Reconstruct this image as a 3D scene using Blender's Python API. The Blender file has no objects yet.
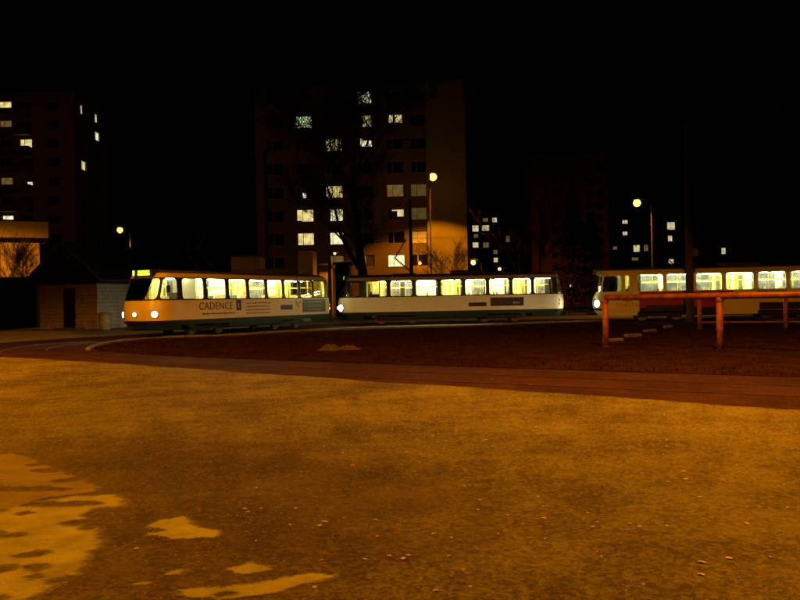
import bpy, math, random
from mathutils import Vector, noise
from mathutils.geometry import tessellate_polygon

# ------------------------------------------------------------------ camera, sky, exposure
sc = bpy.context.scene
col = sc.collection
H = 1.52                      # eye height
ROLL = math.radians(1.1)
cd = bpy.data.cameras.new('camera')
cd.sensor_width = 36.0
cd.lens = 36.0
cd.clip_start = 0.1
cd.clip_end = 3000
cam = bpy.data.objects.new('camera', cd)
cam.location = (0, 0, H)
cam.rotation_euler = (math.radians(90), ROLL, 0)
col.objects.link(cam)
sc.camera = cam

world = bpy.data.worlds.new('World')
sc.world = world
world.use_nodes = True
wn = world.node_tree
sky = wn.nodes.new('ShaderNodeTexSky')
sky.sky_type = 'NISHITA'
sky.sun_disc = False
sky.sun_elevation = math.radians(-30)
sky.sun_rotation = math.radians(200)
wn.links.new(sky.outputs[0], wn.nodes['Background'].inputs[0])
wn.nodes['Background'].inputs[1].default_value = 0.05

sc.view_settings.view_transform = 'Standard'
sc.view_settings.look = 'None'
sc.view_settings.exposure = 0.0
sc.view_settings.gamma = 1.0
sc.render.engine = 'CYCLES'

random.seed(7)
R = math.radians
SODIUM = (1.0, 0.295, 0.001)
CR, SR = math.cos(ROLL), math.sin(ROLL)

def P(x, y, d):
    """photo pixel (800x600) at depth d -> world point"""
    u = (x - 400) / 800.0; v = (300 - y) / 800.0
    return Vector((d * (u * CR + v * SR), d, H + d * (-u * SR + v * CR)))

def G(x, y, z=0.0):
    """photo pixel -> point on the ground"""
    u = (x - 400) / 800.0; v = (300 - y) / 800.0
    d = (z - H) / (-u * SR + v * CR)
    return Vector((d * (u * CR + v * SR), d, z))

# ------------------------------------------------------------------ materials
def nt(name):
    m = bpy.data.materials.new(name)
    m.use_nodes = True
    return m, m.node_tree, m.node_tree.nodes['Principled BSDF']

def mat(name, c, rough=0.6, metal=0.0, var=0.25, scale=3.0, bump=0.0, bscale=40.0, detail=6.0, spec=0.4):
    """principled with noise-varied colour and optional bump, object coordinates"""
    m, t, b = nt(name)
    N = t.nodes; Lk = t.links
    b.inputs['Roughness'].default_value = rough
    b.inputs['Metallic'].default_value = metal
    b.inputs['Specular IOR Level'].default_value = spec
    tc = N.new('ShaderNodeTexCoord')
    n = N.new('ShaderNodeTexNoise')
    n.inputs['Scale'].default_value = scale
    n.inputs['Detail'].default_value = detail
    n.inputs['Roughness'].default_value = 0.65
    Lk.new(tc.outputs['Object'], n.inputs['Vector'])
    r = N.new('ShaderNodeValToRGB')
    r.color_ramp.elements[0].position = 0.3
    r.color_ramp.elements[1].position = 0.7
    r.color_ramp.elements[0].color = (*[x * (1 - var) for x in c], 1)
    r.color_ramp.elements[1].color = (*[min(1, x * (1 + var)) for x in c], 1)
    Lk.new(n.outputs[0], r.inputs[0])
    Lk.new(r.outputs[0], b.inputs['Base Color'])
    if bump:
        n2 = N.new('ShaderNodeTexNoise')
        n2.inputs['Scale'].default_value = bscale
        n2.inputs['Detail'].default_value = 4
        Lk.new(tc.outputs['Object'], n2.inputs['Vector'])
        bp = N.new('ShaderNodeBump')
        bp.inputs['Strength'].default_value = bump
        bp.inputs['Distance'].default_value = 0.02
        Lk.new(n2.outputs[0], bp.inputs['Height'])
        Lk.new(bp.outputs[0], b.inputs['Normal'])
    return m

def glow(name, c, s, var=0.0, scale=2.0, base=(0.6, 0.6, 0.6)):
    m, t, b = nt(name)
    b.inputs['Base Color'].default_value = (*base, 1)
    b.inputs['Emission Color'].default_value = (*c, 1)
    b.inputs['Emission Strength'].default_value = s
    if var:
        N = t.nodes; Lk = t.links
        tc = N.new('ShaderNodeTexCoord')
        n = N.new('ShaderNodeTexNoise'); n.inputs['Scale'].default_value = scale; n.inputs['Detail'].default_value = 5
        Lk.new(tc.outputs['Object'], n.inputs['Vector'])
        w = N.new('ShaderNodeTexWave'); w.inputs['Scale'].default_value = 2.2; w.inputs['Distortion'].default_value = 2.5
        Lk.new(tc.outputs['Object'], w.inputs['Vector'])
        a = N.new('ShaderNodeMath'); a.operation = 'MULTIPLY_ADD'
        Lk.new(w.outputs['Fac'], a.inputs[0]); a.inputs[1].default_value = 0.3
        Lk.new(n.outputs[0], a.inputs[2])
        mr = N.new('ShaderNodeMapRange')
        mr.inputs[1].default_value = 0.35; mr.inputs[2].default_value = 0.85
        mr.inputs[3].default_value = s * (1 - var); mr.inputs[4].default_value = s * (1 + var)
        Lk.new(a.outputs[0], mr.inputs[0])
        Lk.new(mr.outputs[0], b.inputs['Emission Strength'])
    return m

def glass(name, tint=(0.93, 0.95, 0.93), refl_veil=0.0):
    m = bpy.data.materials.new(name); m.use_nodes = True
    t = m.node_tree; t.nodes.clear()
    o = t.nodes.new('ShaderNodeOutputMaterial')
    tr = t.nodes.new('ShaderNodeBsdfTransparent'); tr.inputs[0].default_value = (*tint, 1)
    gl = t.nodes.new('ShaderNodeBsdfGlossy'); gl.inputs['Roughness'].default_value = 0.03
    fr = t.nodes.new('ShaderNodeFresnel'); fr.inputs[0].default_value = 1.45
    mx = t.nodes.new('ShaderNodeMixShader')
    t.links.new(fr.outputs[0], mx.inputs[0]); t.links.new(tr.outputs[0], mx.inputs[1]); t.links.new(gl.outputs[0], mx.inputs[2])
    if refl_veil:       # pale diffuse veil imitating the lit interior reflected in the panes
        df = t.nodes.new('ShaderNodeBsdfDiffuse'); df.inputs[0].default_value = (0.7, 0.7, 0.66, 1)
        tc = t.nodes.new('ShaderNodeTexCoord'); n = t.nodes.new('ShaderNodeTexNoise'); n.inputs['Scale'].default_value = 2.5; n.inputs['Detail'].default_value = 6
        t.links.new(tc.outputs['Object'], n.inputs['Vector'])
        mr = t.nodes.new('ShaderNodeMapRange'); mr.inputs[1].default_value = 0.3; mr.inputs[2].default_value = 0.7; mr.inputs[3].default_value = refl_veil*0.4; mr.inputs[4].default_value = refl_veil*1.8
        t.links.new(n.outputs[0], mr.inputs[0])
        m2 = t.nodes.new('ShaderNodeMixShader'); t.links.new(mr.outputs[0], m2.inputs[0]); t.links.new(mx.outputs[0], m2.inputs[1]); t.links.new(df.outputs[0], m2.inputs[2])
        mx = m2
    t.links.new(mx.outputs[0], o.inputs[0])
    return m

def asphalt(name, lo, hi, damp=None, spec=0.35):
    """aggregate-speckled asphalt: three noise scales, voronoi grit, bump"""
    m, t, b = nt(name)
    N = t.nodes; Lk = t.links
    tc = N.new('ShaderNodeTexCoord')
    def ns(scale, det=5, rough=0.6):
        n = N.new('ShaderNodeTexNoise'); n.inputs['Scale'].default_value = scale
        n.inputs['Detail'].default_value = det; n.inputs['Roughness'].default_value = rough
        Lk.new(tc.outputs['Object'], n.inputs['Vector']); return n
    big = ns(0.62, 6, 0.62); mid = ns(2.6, 6, 0.7); fine = ns(85, 3, 0.8)
    vo = N.new('ShaderNodeTexVoronoi'); vo.inputs['Scale'].default_value = 34
    Lk.new(tc.outputs['Object'], vo.inputs['Vector'])
    def math_(op, a, bb):
        q = N.new('ShaderNodeMath'); q.operation = op
        for i, s in enumerate((a, bb)):
            if isinstance(s, (int, float)): q.inputs[i].default_value = s
            else: Lk.new(s, q.inputs[i])
        return q.outputs[0]
    f = math_('ADD', math_('MULTIPLY', big.outputs[0], 0.46), math_('MULTIPLY', mid.outputs[0], 0.34))
    f = math_('ADD', f, math_('MULTIPLY', fine.outputs[0], 0.50))
    vr = N.new('ShaderNodeMapRange'); vr.inputs[1].default_value = 0; vr.inputs[2].default_value = 1
    vr.inputs[3].default_value = -0.12; vr.inputs[4].default_value = 0.12
    Lk.new(vo.outputs['Color'], vr.inputs[0])
    f = math_('ADD', f, vr.outputs[0])
    r = N.new('ShaderNodeValToRGB')
    r.color_ramp.elements[0].position = 0.54; r.color_ramp.elements[0].color = (*lo, 1)
    r.color_ramp.elements[1].position = 0.79; r.color_ramp.elements[1].color = (*hi, 1)
    Lk.new(f, r.inputs[0])
    # pale chips of stone
    v2 = N.new('ShaderNodeTexVoronoi'); v2.inputs['Scale'].default_value = 9.0
    Lk.new(tc.outputs['Object'], v2.inputs['Vector'])
    chip = math_('LESS_THAN', v2.outputs['Distance'], 0.10)
    sep = N.new('ShaderNodeSeparateColor'); Lk.new(v2.outputs['Color'], sep.inputs[0])
    chip = math_('MULTIPLY', chip, math_('GREATER_THAN', sep.outputs[0], 0.80))
    mix = N.new('ShaderNodeMix'); mix.data_type = 'RGBA'
    Lk.new(chip, mix.inputs[0]); Lk.new(r.outputs[0], mix.inputs[6])
    mix.inputs[7].default_value = (hi[0] * 2.2, hi[1] * 2.2, hi[2] * 2.2, 1)
    b.inputs['Roughness'].default_value = 0.78
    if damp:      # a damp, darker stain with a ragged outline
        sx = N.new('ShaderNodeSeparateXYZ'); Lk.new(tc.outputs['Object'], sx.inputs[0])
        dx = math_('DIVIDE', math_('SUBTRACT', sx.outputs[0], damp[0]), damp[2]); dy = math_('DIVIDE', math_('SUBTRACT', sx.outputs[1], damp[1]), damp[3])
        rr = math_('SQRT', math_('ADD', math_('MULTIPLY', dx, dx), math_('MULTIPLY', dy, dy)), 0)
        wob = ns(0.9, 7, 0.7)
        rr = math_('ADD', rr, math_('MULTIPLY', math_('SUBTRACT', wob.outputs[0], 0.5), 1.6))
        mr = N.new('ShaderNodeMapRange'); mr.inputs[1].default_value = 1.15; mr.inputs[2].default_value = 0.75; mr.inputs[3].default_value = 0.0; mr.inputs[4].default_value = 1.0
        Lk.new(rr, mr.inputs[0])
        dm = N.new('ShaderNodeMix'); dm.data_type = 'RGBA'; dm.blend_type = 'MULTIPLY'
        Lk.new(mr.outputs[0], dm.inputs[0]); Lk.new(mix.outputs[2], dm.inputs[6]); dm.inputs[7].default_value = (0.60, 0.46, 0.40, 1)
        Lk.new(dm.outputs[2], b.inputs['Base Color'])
    else:
        Lk.new(mix.outputs[2], b.inputs['Base Color'])
    b.inputs['Specular IOR Level'].default_value = spec
    bp = N.new('ShaderNodeBump'); bp.inputs['Strength'].default_value = 0.7; bp.inputs['Distance'].default_value = 0.012
    hsum = math_('ADD', math_('MULTIPLY', fine.outputs[0], 0.7), math_('MULTIPLY', vo.outputs['Distance'], 0.5))
    hsum = math_('ADD', hsum, math_('MULTIPLY', mid.outputs[0], 1.6))
    Lk.new(hsum, bp.inputs['Height']); Lk.new(bp.outputs[0], b.inputs['Normal'])
    return m

M = {}
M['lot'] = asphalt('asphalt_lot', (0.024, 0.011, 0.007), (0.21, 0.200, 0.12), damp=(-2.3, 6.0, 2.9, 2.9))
M['bed'] = asphalt('track_paving', (0.016, 0.007, 0.004), (0.070, 0.029, 0.015), spec=0.04)
M['yard'] = asphalt('yard_paving', (0.16, 0.16, 0.14), (0.36, 0.36, 0.32))
M['earth'] = mat('dark_earth', (0.045, 0.036, 0.028), 0.95, var=0.5, scale=0.8, bump=0.8, bscale=9, spec=0.05)
M['turf'] = mat('winter_turf', (0.022, 0.010, 0.005), 0.95, var=0.5, scale=1.3, bump=0.9, bscale=14, spec=0.0)
M['blade'] = mat('dry_grass', (0.034, 0.016, 0.007), 0.9, var=0.6, scale=0.9, spec=0.0)
M['heap'] = mat('loose_soil', (0.072, 0.044, 0.026), 0.95, var=0.6, scale=5, bump=1.0, bscale=9)
M['kerb'] = mat('kerb_concrete', (0.15, 0.14, 0.115), 0.85, var=0.25, scale=3, bump=0.4, bscale=30)
M['steel_rail'] = mat('rail_steel', (0.06, 0.032, 0.02), 0.6, 0.4, var=0.3, scale=2)
M['patch'] = mat('pale_crust', (0.40, 0.37, 0.30), 0.8, var=0.30, scale=3.0, bump=0.35, bscale=45)
def worn(name, c):
    m = mat(name, c, 0.8, var=0.35, scale=4.0, bump=0.35, bscale=45)
    t = m.node_tree; N = t.nodes; Lk = t.links; b = N['Principled BSDF']; o = N['Material Output']
    at = N.new('ShaderNodeAttribute'); at.attribute_name = 'cover'
    tc = N.new('ShaderNodeTexCoord'); n = N.new('ShaderNodeTexNoise'); n.inputs['Scale'].default_value = 20; n.inputs['Detail'].default_value = 8; n.inputs['Roughness'].default_value = 0.75
    mp = N.new('ShaderNodeMapping'); mp.inputs['Scale'].default_value = (0.6, 1.5, 1)
    Lk.new(tc.outputs['Object'], mp.inputs[0]); Lk.new(mp.outputs[0], n.inputs['Vector'])
    a = N.new('ShaderNodeMath'); a.operation = 'ADD'; Lk.new(at.outputs['Fac'], a.inputs[0]); Lk.new(n.outputs[0], a.inputs[1])
    mr = N.new('ShaderNodeMapRange'); mr.inputs[1].default_value = 0.66; mr.inputs[2].default_value = 1.12; mr.inputs[3].default_value = 0; mr.inputs[4].default_value = 1
    Lk.new(a.outputs[0], mr.inputs[0])
    tr = N.new('ShaderNodeBsdfTransparent'); mx = N.new('ShaderNodeMixShader')
    Lk.new(mr.outputs[0], mx.inputs[0]); Lk.new(tr.outputs[0], mx.inputs[1]); Lk.new(b.outputs[0], mx.inputs[2]); Lk.new(mx.outputs[0], o.inputs[0])
    return m
M['patch'] = worn('pale_crust_worn', (0.33, 0.345, 0.20))
M['film'] = worn('thin_silt', (0.19, 0.165, 0.10))
M['stone'] = mat('edging_stone', (0.13, 0.11, 0.085), 0.85, var=0.3, scale=4, bump=0.4)
M['scrap'] = mat('pale_scrap', (0.62, 0.58, 0.50), 0.7, var=0.3, scale=9)
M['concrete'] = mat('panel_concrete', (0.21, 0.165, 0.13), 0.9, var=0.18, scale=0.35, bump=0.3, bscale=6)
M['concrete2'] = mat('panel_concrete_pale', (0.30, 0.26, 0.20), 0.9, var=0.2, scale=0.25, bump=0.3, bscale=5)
M['plaster'] = mat('pale_plaster', (0.52, 0.46, 0.36), 0.9, var=0.15, scale=0.6, bump=0.3, bscale=8)
M['red_render'] = mat('red_render', (0.42, 0.16, 0.11), 0.9, var=0.15, scale=0.5)
M['brown_render'] = mat('brown_render', (0.30, 0.20, 0.15), 0.9, var=0.15, scale=0.5)
M['frame'] = mat('window_frame', (0.45, 0.43, 0.40), 0.6, var=0.1)
M['darkpane'] = mat('dark_pane', (0.010, 0.010, 0.012), 0.12, var=0.2, spec=0.5)
M['curtain'] = mat('curtain_cloth', (0.10, 0.08, 0.06), 0.95, var=0.4, scale=5)
M['balcony'] = mat('balcony_panel', (0.20, 0.15, 0.12), 0.85, var=0.2, scale=1)
M['block'] = mat('hut_block', (0.66, 0.48, 0.36), 0.9, var=0.3, scale=2.2, bump=0.5, bscale=18)
M['block_lit'] = mat('hut_block_lit', (0.68, 0.66, 0.57), 0.9, var=0.22, scale=2.2, bump=0.5, bscale=18)  # side wall made paler: light from the tram windows put into the colour
M['mortar'] = mat('mortar', (0.13, 0.11, 0.10), 0.95, var=0.2)
M['hut_board'] = mat('gable_board', (0.035, 0.024, 0.018), 0.8, var=0.3, scale=3)
M['roofing'] = mat('roof_felt', (0.025, 0.023, 0.022), 0.9, var=0.3, scale=2, bump=0.4)
M['barge'] = mat('barge_board', (0.17, 0.12, 0.085), 0.7, var=0.2)
M['door_dark'] = mat('dark_door', (0.022, 0.018, 0.015), 0.6, var=0.2)
M['bark'] = mat('bark', (0.035, 0.026, 0.020), 0.95, var=0.4, scale=4, bump=0.8, bscale=20)
M['needle'] = mat('needle_green', (0.018, 0.022, 0.012), 0.9, var=0.4, scale=3)
M['red_paint'] = mat('red_pipe_paint', (0.21, 0.062, 0.024), 0.5, var=0.6, scale=5, bump=0.35, bscale=25)
M['lamp_pole'] = mat('lamp_pole_paint', (0.03, 0.022, 0.018), 0.8, var=0.2, spec=0.1)
M['mast'] = mat('mast_concrete', (0.10, 0.07, 0.055), 0.9, var=0.25, scale=1.5)
M['galv'] = mat('galvanised', (0.30, 0.29, 0.28), 0.5, 0.4, var=0.15)
M['lamp_head'] = mat('lamp_housing', (0.25, 0.24, 0.23), 0.5, 0.3, var=0.1)
M['bin'] = mat('bin_metal', (0.42, 0.44, 0.40), 0.55, 0.2, var=0.25, scale=4)
# tram
M['cream'] = mat('tram_cream', (0.74, 0.66, 0.42), 0.34, var=0.07, scale=1.2, spec=0.5)
M['white'] = mat('tram_white', (0.80, 0.75, 0.54), 0.34, var=0.06, scale=1.2, spec=0.5)
M['green'] = mat('tram_dark_green', (0.012, 0.035, 0.022), 0.4, var=0.3, scale=2)
M['black_skirt'] = mat('tram_black_skirt', (0.012, 0.011, 0.010), 0.6, var=0.3, scale=2)
M['tram_red'] = mat('tram_red', (0.34, 0.022, 0.012), 0.35, var=0.1, scale=2)
M['tram_roof'] = mat('tram_roof_grey', (0.10, 0.085, 0.07), 0.7, var=0.25, scale=2)
M['rubber'] = mat('rubber_gasket', (0.012, 0.012, 0.012), 0.6, var=0.2)
M['pillar'] = mat('dark_window_band', (0.018, 0.018, 0.017), 0.4, var=0.2)
M['floor_int'] = mat('tram_floor', (0.16, 0.15, 0.13), 0.7, var=0.2)
M['lining'] = mat('tram_lining', (0.76, 0.75, 0.62), 0.5, var=0.06)
M['ceiling'] = mat('tram_ceiling', (0.82, 0.81, 0.72), 0.6, var=0.05)
M['seat'] = mat('seat_shell', (0.42, 0.30, 0.10), 0.5, var=0.2)
M['seat2'] = mat('seat_cloth', (0.10, 0.12, 0.12), 0.8, var=0.3)
M['yellow'] = mat('yellow_enamel', (0.80, 0.62, 0.06), 0.35, var=0.08)
M['chassis'] = mat('chassis_iron', (0.022, 0.019, 0.017), 0.7, 0.2, var=0.3, scale=4)
M['wheel'] = mat('wheel_steel', (0.12, 0.10, 0.09), 0.5, 0.7, var=0.3)
M['ad_dark'] = mat('ad_dark', (0.028, 0.026, 0.028), 0.4, var=0.15)
M['ad_brown'] = mat('ad_lettering', (0.060, 0.035, 0.022), 0.5, var=0.1)
M['ad_mid'] = mat('ad_grey', (0.30, 0.28, 0.22), 0.5, var=0.1)
M['ad_red'] = mat('ad_red', (0.55, 0.05, 0.03), 0.4, var=0.1)
M['adfilm'] = mat('window_film', (0.66, 0.65, 0.54), 0.6, var=0.45, scale=2.4)
M['glass'] = glass('clear_glass')
M['glass_dim'] = glass('refl_veil_glass', (0.88, 0.90, 0.86), refl_veil=0.20)
M['tube'] = glow('fluorescent_tube', (1.0, 0.95, 0.47), 66)
M['tube_cool'] = glow('fluorescent_tube_cool', (0.94, 1.0, 0.58), 62)
M['headlamp'] = glow('headlamp_lens', (1.0, 0.90, 0.62), 30)
M['headlamp_dim'] = glow('headlamp_small_lens', (1.0, 0.80, 0.40), 8)
M['taillamp'] = glow('taillamp_lens', (1.0, 0.22, 0.05), 7)
M['reflector'] = glow('orange_marker_lens', (1.0, 0.30, 0.03), 1.6)
M['led'] = glow('green_display_dots', (0.42, 1.0, 0.03), 3.0)
M['sodium'] = glow('sodium_bowl', (1.0, 0.52, 0.07), 5)
M['sodium_far'] = glow('sodium_bowl_far', (1.0, 0.50, 0.07), 4)
M['bulb'] = glow('small_bulb', (1.0, 0.85, 0.60), 5)
# lit rooms
M['lit_warm'] = glow('lit_room_warm', (1.0, 0.80, 0.28), 0.75, 0.75, 1.2)
M['lit_yellow'] = glow('lit_room_yellow', (1.0, 0.84, 0.34), 0.7, 0.75, 1.5)
M['lit_white'] = glow('lit_room_white', (1.0, 0.92, 0.52), 0.95, 0.65, 1.2)
M['lit_green'] = glow('lit_room_greenish', (0.78, 1.0, 0.52), 0.85, 0.65, 1.2)
M['lit_far'] = glow('lit_room_far', (1.0, 0.84, 0.42), 0.5, 0.7, 1.2)
M['lit_dim'] = glow('lit_room_dim', (1.0, 0.62, 0.16), 0.11, 0.7, 1.5)
M['lit_olive'] = glow('lit_stair_olive', (0.78, 0.74, 0.22), 0.05, 0.7, 1.5)

# ------------------------------------------------------------------ mesh helpers
class MB:
    def __init__(s): s.v = []; s.f = []
    def quad(s, a, b, c, d):
        n = len(s.v); s.v += [tuple(a), tuple(b), tuple(c), tuple(d)]; s.f.append((n, n+1, n+2, n+3)); return s
    def poly(s, pts):
        n = len(s.v); s.v += [tuple(p) for p in pts]; s.f.append(tuple(range(n, n+len(pts)))); return s
    def box(s, x0, x1, y0, y1, z0, z1, ang=0.0, c=(0, 0)):
        n = len(s.v); ca, sa = math.cos(ang), math.sin(ang)
        for x, y, z in ((x0,y0,z0),(x1,y0,z0),(x1,y1,z0),(x0,y1,z0),(x0,y0,z1),(x1,y0,z1),(x1,y1,z1),(x0,y1,z1)):
            s.v.append((c[0]+x*ca-y*sa, c[1]+x*sa+y*ca, z))
        for q in ((0,3,2,1),(4,5,6,7),(0,1,5,4),(1,2,6,5),(2,3,7,6),(3,0,4,7)): s.f.append(tuple(n+i for i in q))
        return s
    def bevbox(s, x0, x1, y0, y1, z0, z1, b):
        """box with chamfered vertical and top edges"""
        rings = []
        for z, i in ((z0, 0), (z1-b, 0), (z1, b)):
            rings.append([(x0+b+0*i, y0+i, z), (x1-b, y0+i, z), (x1-i, y0+b, z), (x1-i, y1-b, z), (x1-b, y1-i, z), (x0+b, y1-i, z), (x0+i, y1-b, z), (x0+i, y0+b, z)])
        return s.loft(rings, True, True)
    def loft(s, rings, cap0=True, cap1=True):
        n = len(s.v); k = len(rings[0])
        for r in rings: s.v += [tuple(p) for p in r]
        for i in range(len(rings)-1):
            for j in range(k):
                a = n+i*k+j; b = n+i*k+(j+1) % k
                s.f.append((a, b, b+k, a+k))
        if cap0: s.f.append(tuple(n+k-1-j for j in range(k)))
        if cap1: s.f.append(tuple(n+(len(rings)-1)*k+j for j in range(k)))
        return s
    def tube(s, pts, rad, k=8, caps=True):
        pts = [Vector(p) for p in pts]
        if isinstance(rad, (int, float)): rad = [rad]*len(pts)
        rings = []
        for i, p in enumerate(pts):
            d = (pts[min(i+1, len(pts)-1)] - pts[max(i-1, 0)])
            if d.length < 1e-9: d = Vector((0, 0, 1))
            d.normalize()
            up = Vector((0, 0, 1)) if abs(d.z) < 0.9 else Vector((1, 0, 0))
            a = d.cross(up).normalized(); b = a.cross(d).normalized()
            rings.append([p + rad[i]*(math.cos(2*math.pi*j/k)*a + math.sin(2*math.pi*j/k)*b) for j in range(k)])
        return s.loft(rings, caps, caps)
    def lathe(s, prof, k=20, c=(0, 0, 0), axis='z'):
        rings = []
        for r, h in prof:
            ring = []
            for j in range(k):
                x = r*math.cos(2*math.pi*j/k); y = r*math.sin(2*math.pi*j/k)
                if axis == 'z': p = (c[0]+x, c[1]+y, c[2]+h)
                elif axis == 'x': p = (c[0]+h, c[1]+x, c[2]+y)
                else: p = (c[0]+x, c[1]+h, c[2]+y)
                ring.append(p)
            rings.append(ring)
        return s.loft(rings)
    def build(s, name, m, parent=None, smooth=False):
        me = bpy.data.meshes.new(name)
        me.from_pydata(s.v, [], s.f); me.update()
        me.materials.append(M[m] if isinstance(m, str) else m)
        if smooth: me.shade_smooth()
        o = bpy.data.objects.new(name, me); col.objects.link(o)
        if parent: o.parent = parent
        return o

def tag(o, label=None, cat=None, group=None, kind=None):
    if label: o['label'] = label
    if cat: o['category'] = cat
    if group: o['group'] = group
    if kind: o['kind'] = kind
    return o

def empty(name, loc, rz=0.0, label=None, cat=None, group=None):
    o = bpy.data.objects.new(name, None); col.objects.link(o)
    o.location = loc; o.rotation_euler = (0, 0, rz); o.empty_display_size = 0.2
    return tag(o, label, cat, group)

def text_obj(name, s, size, m, parent, loc, rot, depth=0.004, spacing=1.0, sx=1.0):
    cu = bpy.data.curves.new(name, 'FONT'); cu.body = s; cu.size = size; cu.extrude = depth; cu.space_character = spacing
    t = bpy.data.objects.new('tmp_text', cu); col.objects.link(t)
    bpy.context.view_layer.update()
    me = bpy.data.meshes.new_from_object(t.evaluated_get(bpy.context.evaluated_depsgraph_get()))
    bpy.data.objects.remove(t); bpy.data.curves.remove(cu)
    me.materials.clear(); me.materials.append(M[m]); me.name = name
    o = bpy.data.objects.new(name, me); col.objects.link(o); o.parent = parent
    o.location = loc; o.rotation_euler = rot; o.scale = (sx, 1, 1)
    return o

def catmull(pts, step=0.5):
    out = []
    P_ = [Vector(p) for p in pts]
    for i in range(len(P_)-1):
        p0 = P_[max(i-1, 0)]; p1 = P_[i]; p2 = P_[i+1]; p3 = P_[min(i+2, len(P_)-1)]
        n = max(2, int((p2-p1).length/step))
        for k in range(n):
            t = k/n
            out.append(0.5*((2*p1)+(-p0+p2)*t+(2*p0-5*p1+4*p2-p3)*t*t+(-p0+3*p1-3*p2+p3)*t**3))
    out.append(P_[-1])
    return out

def offset(path, d):
    res = []
    for i, p in enumerate(path):
        t = (path[min(i+1, len(path)-1)] - path[max(i-1, 0)]); t.normalize()
        res.append(Vector((p.x + t.y*d, p.y - t.x*d)))
    return res

def sheet(name, pts, z, m, kind='structure'):
    """flat polygon, triangulated"""
    pts = [Vector((p[0], p[1], z)) for p in pts]
    tri = tessellate_polygon([pts])
    mb = MB(); mb.v = [tuple(p) for p in pts]
    for a, b, c in tri:
        n = (pts[b]-pts[a]).cross(pts[c]-pts[a])
        mb.f.append((a, b, c) if n.z > 0 else (a, c, b))
    o = mb.build(name, m); tag(o, kind=kind); return o

# ------------------------------------------------------------------ ground
mb = MB(); mb.quad((-900, -300, -0.03), (900, -300, -0.03), (900, 1600, -0.03), (-900, 1600, -0.03))
tag(mb.build('ground', 'earth'), kind='structure')

# asphalt lot: far edge from the photograph's pale lip
edge_px = [(-60, 354), (0, 358), (100, 363.5), (200, 370.5), (300, 378), (400, 385.5), (500, 392), (600, 399), (700, 406), (800, 413), (900, 421)]
edge = [G(x, y) for x, y in edge_px]
edge = [Vector((-60, 30))] + [Vector((p.x, p.y)) for p in edge] + [Vector((25, -2))]
def lot_far(x):
    for a, b in zip(edge, edge[1:]):
        if a.x <= x <= b.x: return a.y + (b.y-a.y)*(x-a.x)/(b.x-a.x)
    return edge[-1].y
mb = MB(); NX, NY = 170, 120
for j in range(NY+1):
    t = j/NY
    for i in range(NX+1):
        x = -14 + 25.0*i/NX
        y0 = -3; y1 = lot_far(x)
        y = y0 + (y1-y0)*t
        z = 0.05 + 0.022*noise.noise((x*0.55, y*0.55, 3)) + 0.008*noise.noise((x*2.3, y*2.3, 9))
        if j == NY: z = -0.02
        mb.v.append((x, y if j < NY else y+0.03, z))
for j in range(NY):
    for i in range(NX):
        a = j*(NX+1)+i
        mb.f.append((a, a+1, a+NX+2, a+NX+1))
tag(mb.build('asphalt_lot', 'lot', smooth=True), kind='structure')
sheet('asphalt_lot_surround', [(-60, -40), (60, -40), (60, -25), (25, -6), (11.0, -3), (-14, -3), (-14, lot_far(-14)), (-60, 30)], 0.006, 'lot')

# loop track: past the trams, round the island, along the edge of the lot
loop_pts = [(60, 50.4), (30, 50.6), (10.5, 50.6), (5, 50.6), (-0.3, 50.4), (-4.2, 48.9), (-7.1, 45.2), (-10.2, 39.2), (-12.6, 35.0), (-13.8, 31.5),
            (-13.2, 28.0), (-11.0, 24.6), (-7.5, 21.2), (0, 16.1), (6.4, 12.1), (14, 7.4), (24, 1.5)]
loop = catmull(loop_pts, 0.5)
side_pts = [(60, 39.5), (40, 43.0), (26, 45.5), (11.5, 48.0), (5.0, 49.2), (0.5, 50.0), (-3.2, 49.6)]
siding = catmull(side_pts, 0.6)

def ribbon(name, path, w, z, m, parent=None, lo=None):
    l = offset(path, lo or w/2); r = offset(path, -w/2); mb = MB()
    for i in range(len(path)): mb.v += [(l[i].x, l[i].y, z), (r[i].x, r[i].y, z)]
    for i in range(len(path)-1):
        a = 2*i
        mb.f.append((a, a+2, a+3, a+1))
    return mb.build(name, m, parent)
tag(ribbon('track_paving', loop, 4.4, 0.004, 'bed', lo=4.2), kind='structure')

def rail(path, off, parent):
    c = offset(path, off); mb = MB(); a = offset(c, 0.03); b = offset(c, -0.03); rings = []
    for i in range(len(c)):
        rings.append([(a[i].x, a[i].y, -0.01), (a[i].x, a[i].y, 0.013), (b[i].x, b[i].y, 0.013), (b[i].x, b[i].y, -0.01)])
    mb.loft(rings)
    return mb.build('rail', 'steel_rail', parent)
t1 = tag(empty('tram_track', (0, 0, 0)), kind='structure')
rail(loop, 0.72, t1); rail(loop, -0.72, t1)
t2 = tag(empty('tram_siding', (0, 0, 0)), kind='structure')
rail(siding, 0.72, t2); rail(siding, -0.72, t2)

# grass island inside the loop
kerb_px = [(88, 350.5), (96, 347), (112, 343.6), (130, 341.0), (160, 338.8), (185, 337.6), (240, 335.6), (300, 331.8), (380, 329), (470, 326.6), (560, 322.8), (640, 320.8), (730, 319.6), (820, 318.6)]
kerb = [Vector((G(x, y).x, G(x, y).y)) for x, y in kerb_px]
kerb_path = catmull(kerb, 0.45)
inner = [Vector((p.x, p.y)) for p in offset(loop, 2.2)]
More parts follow.
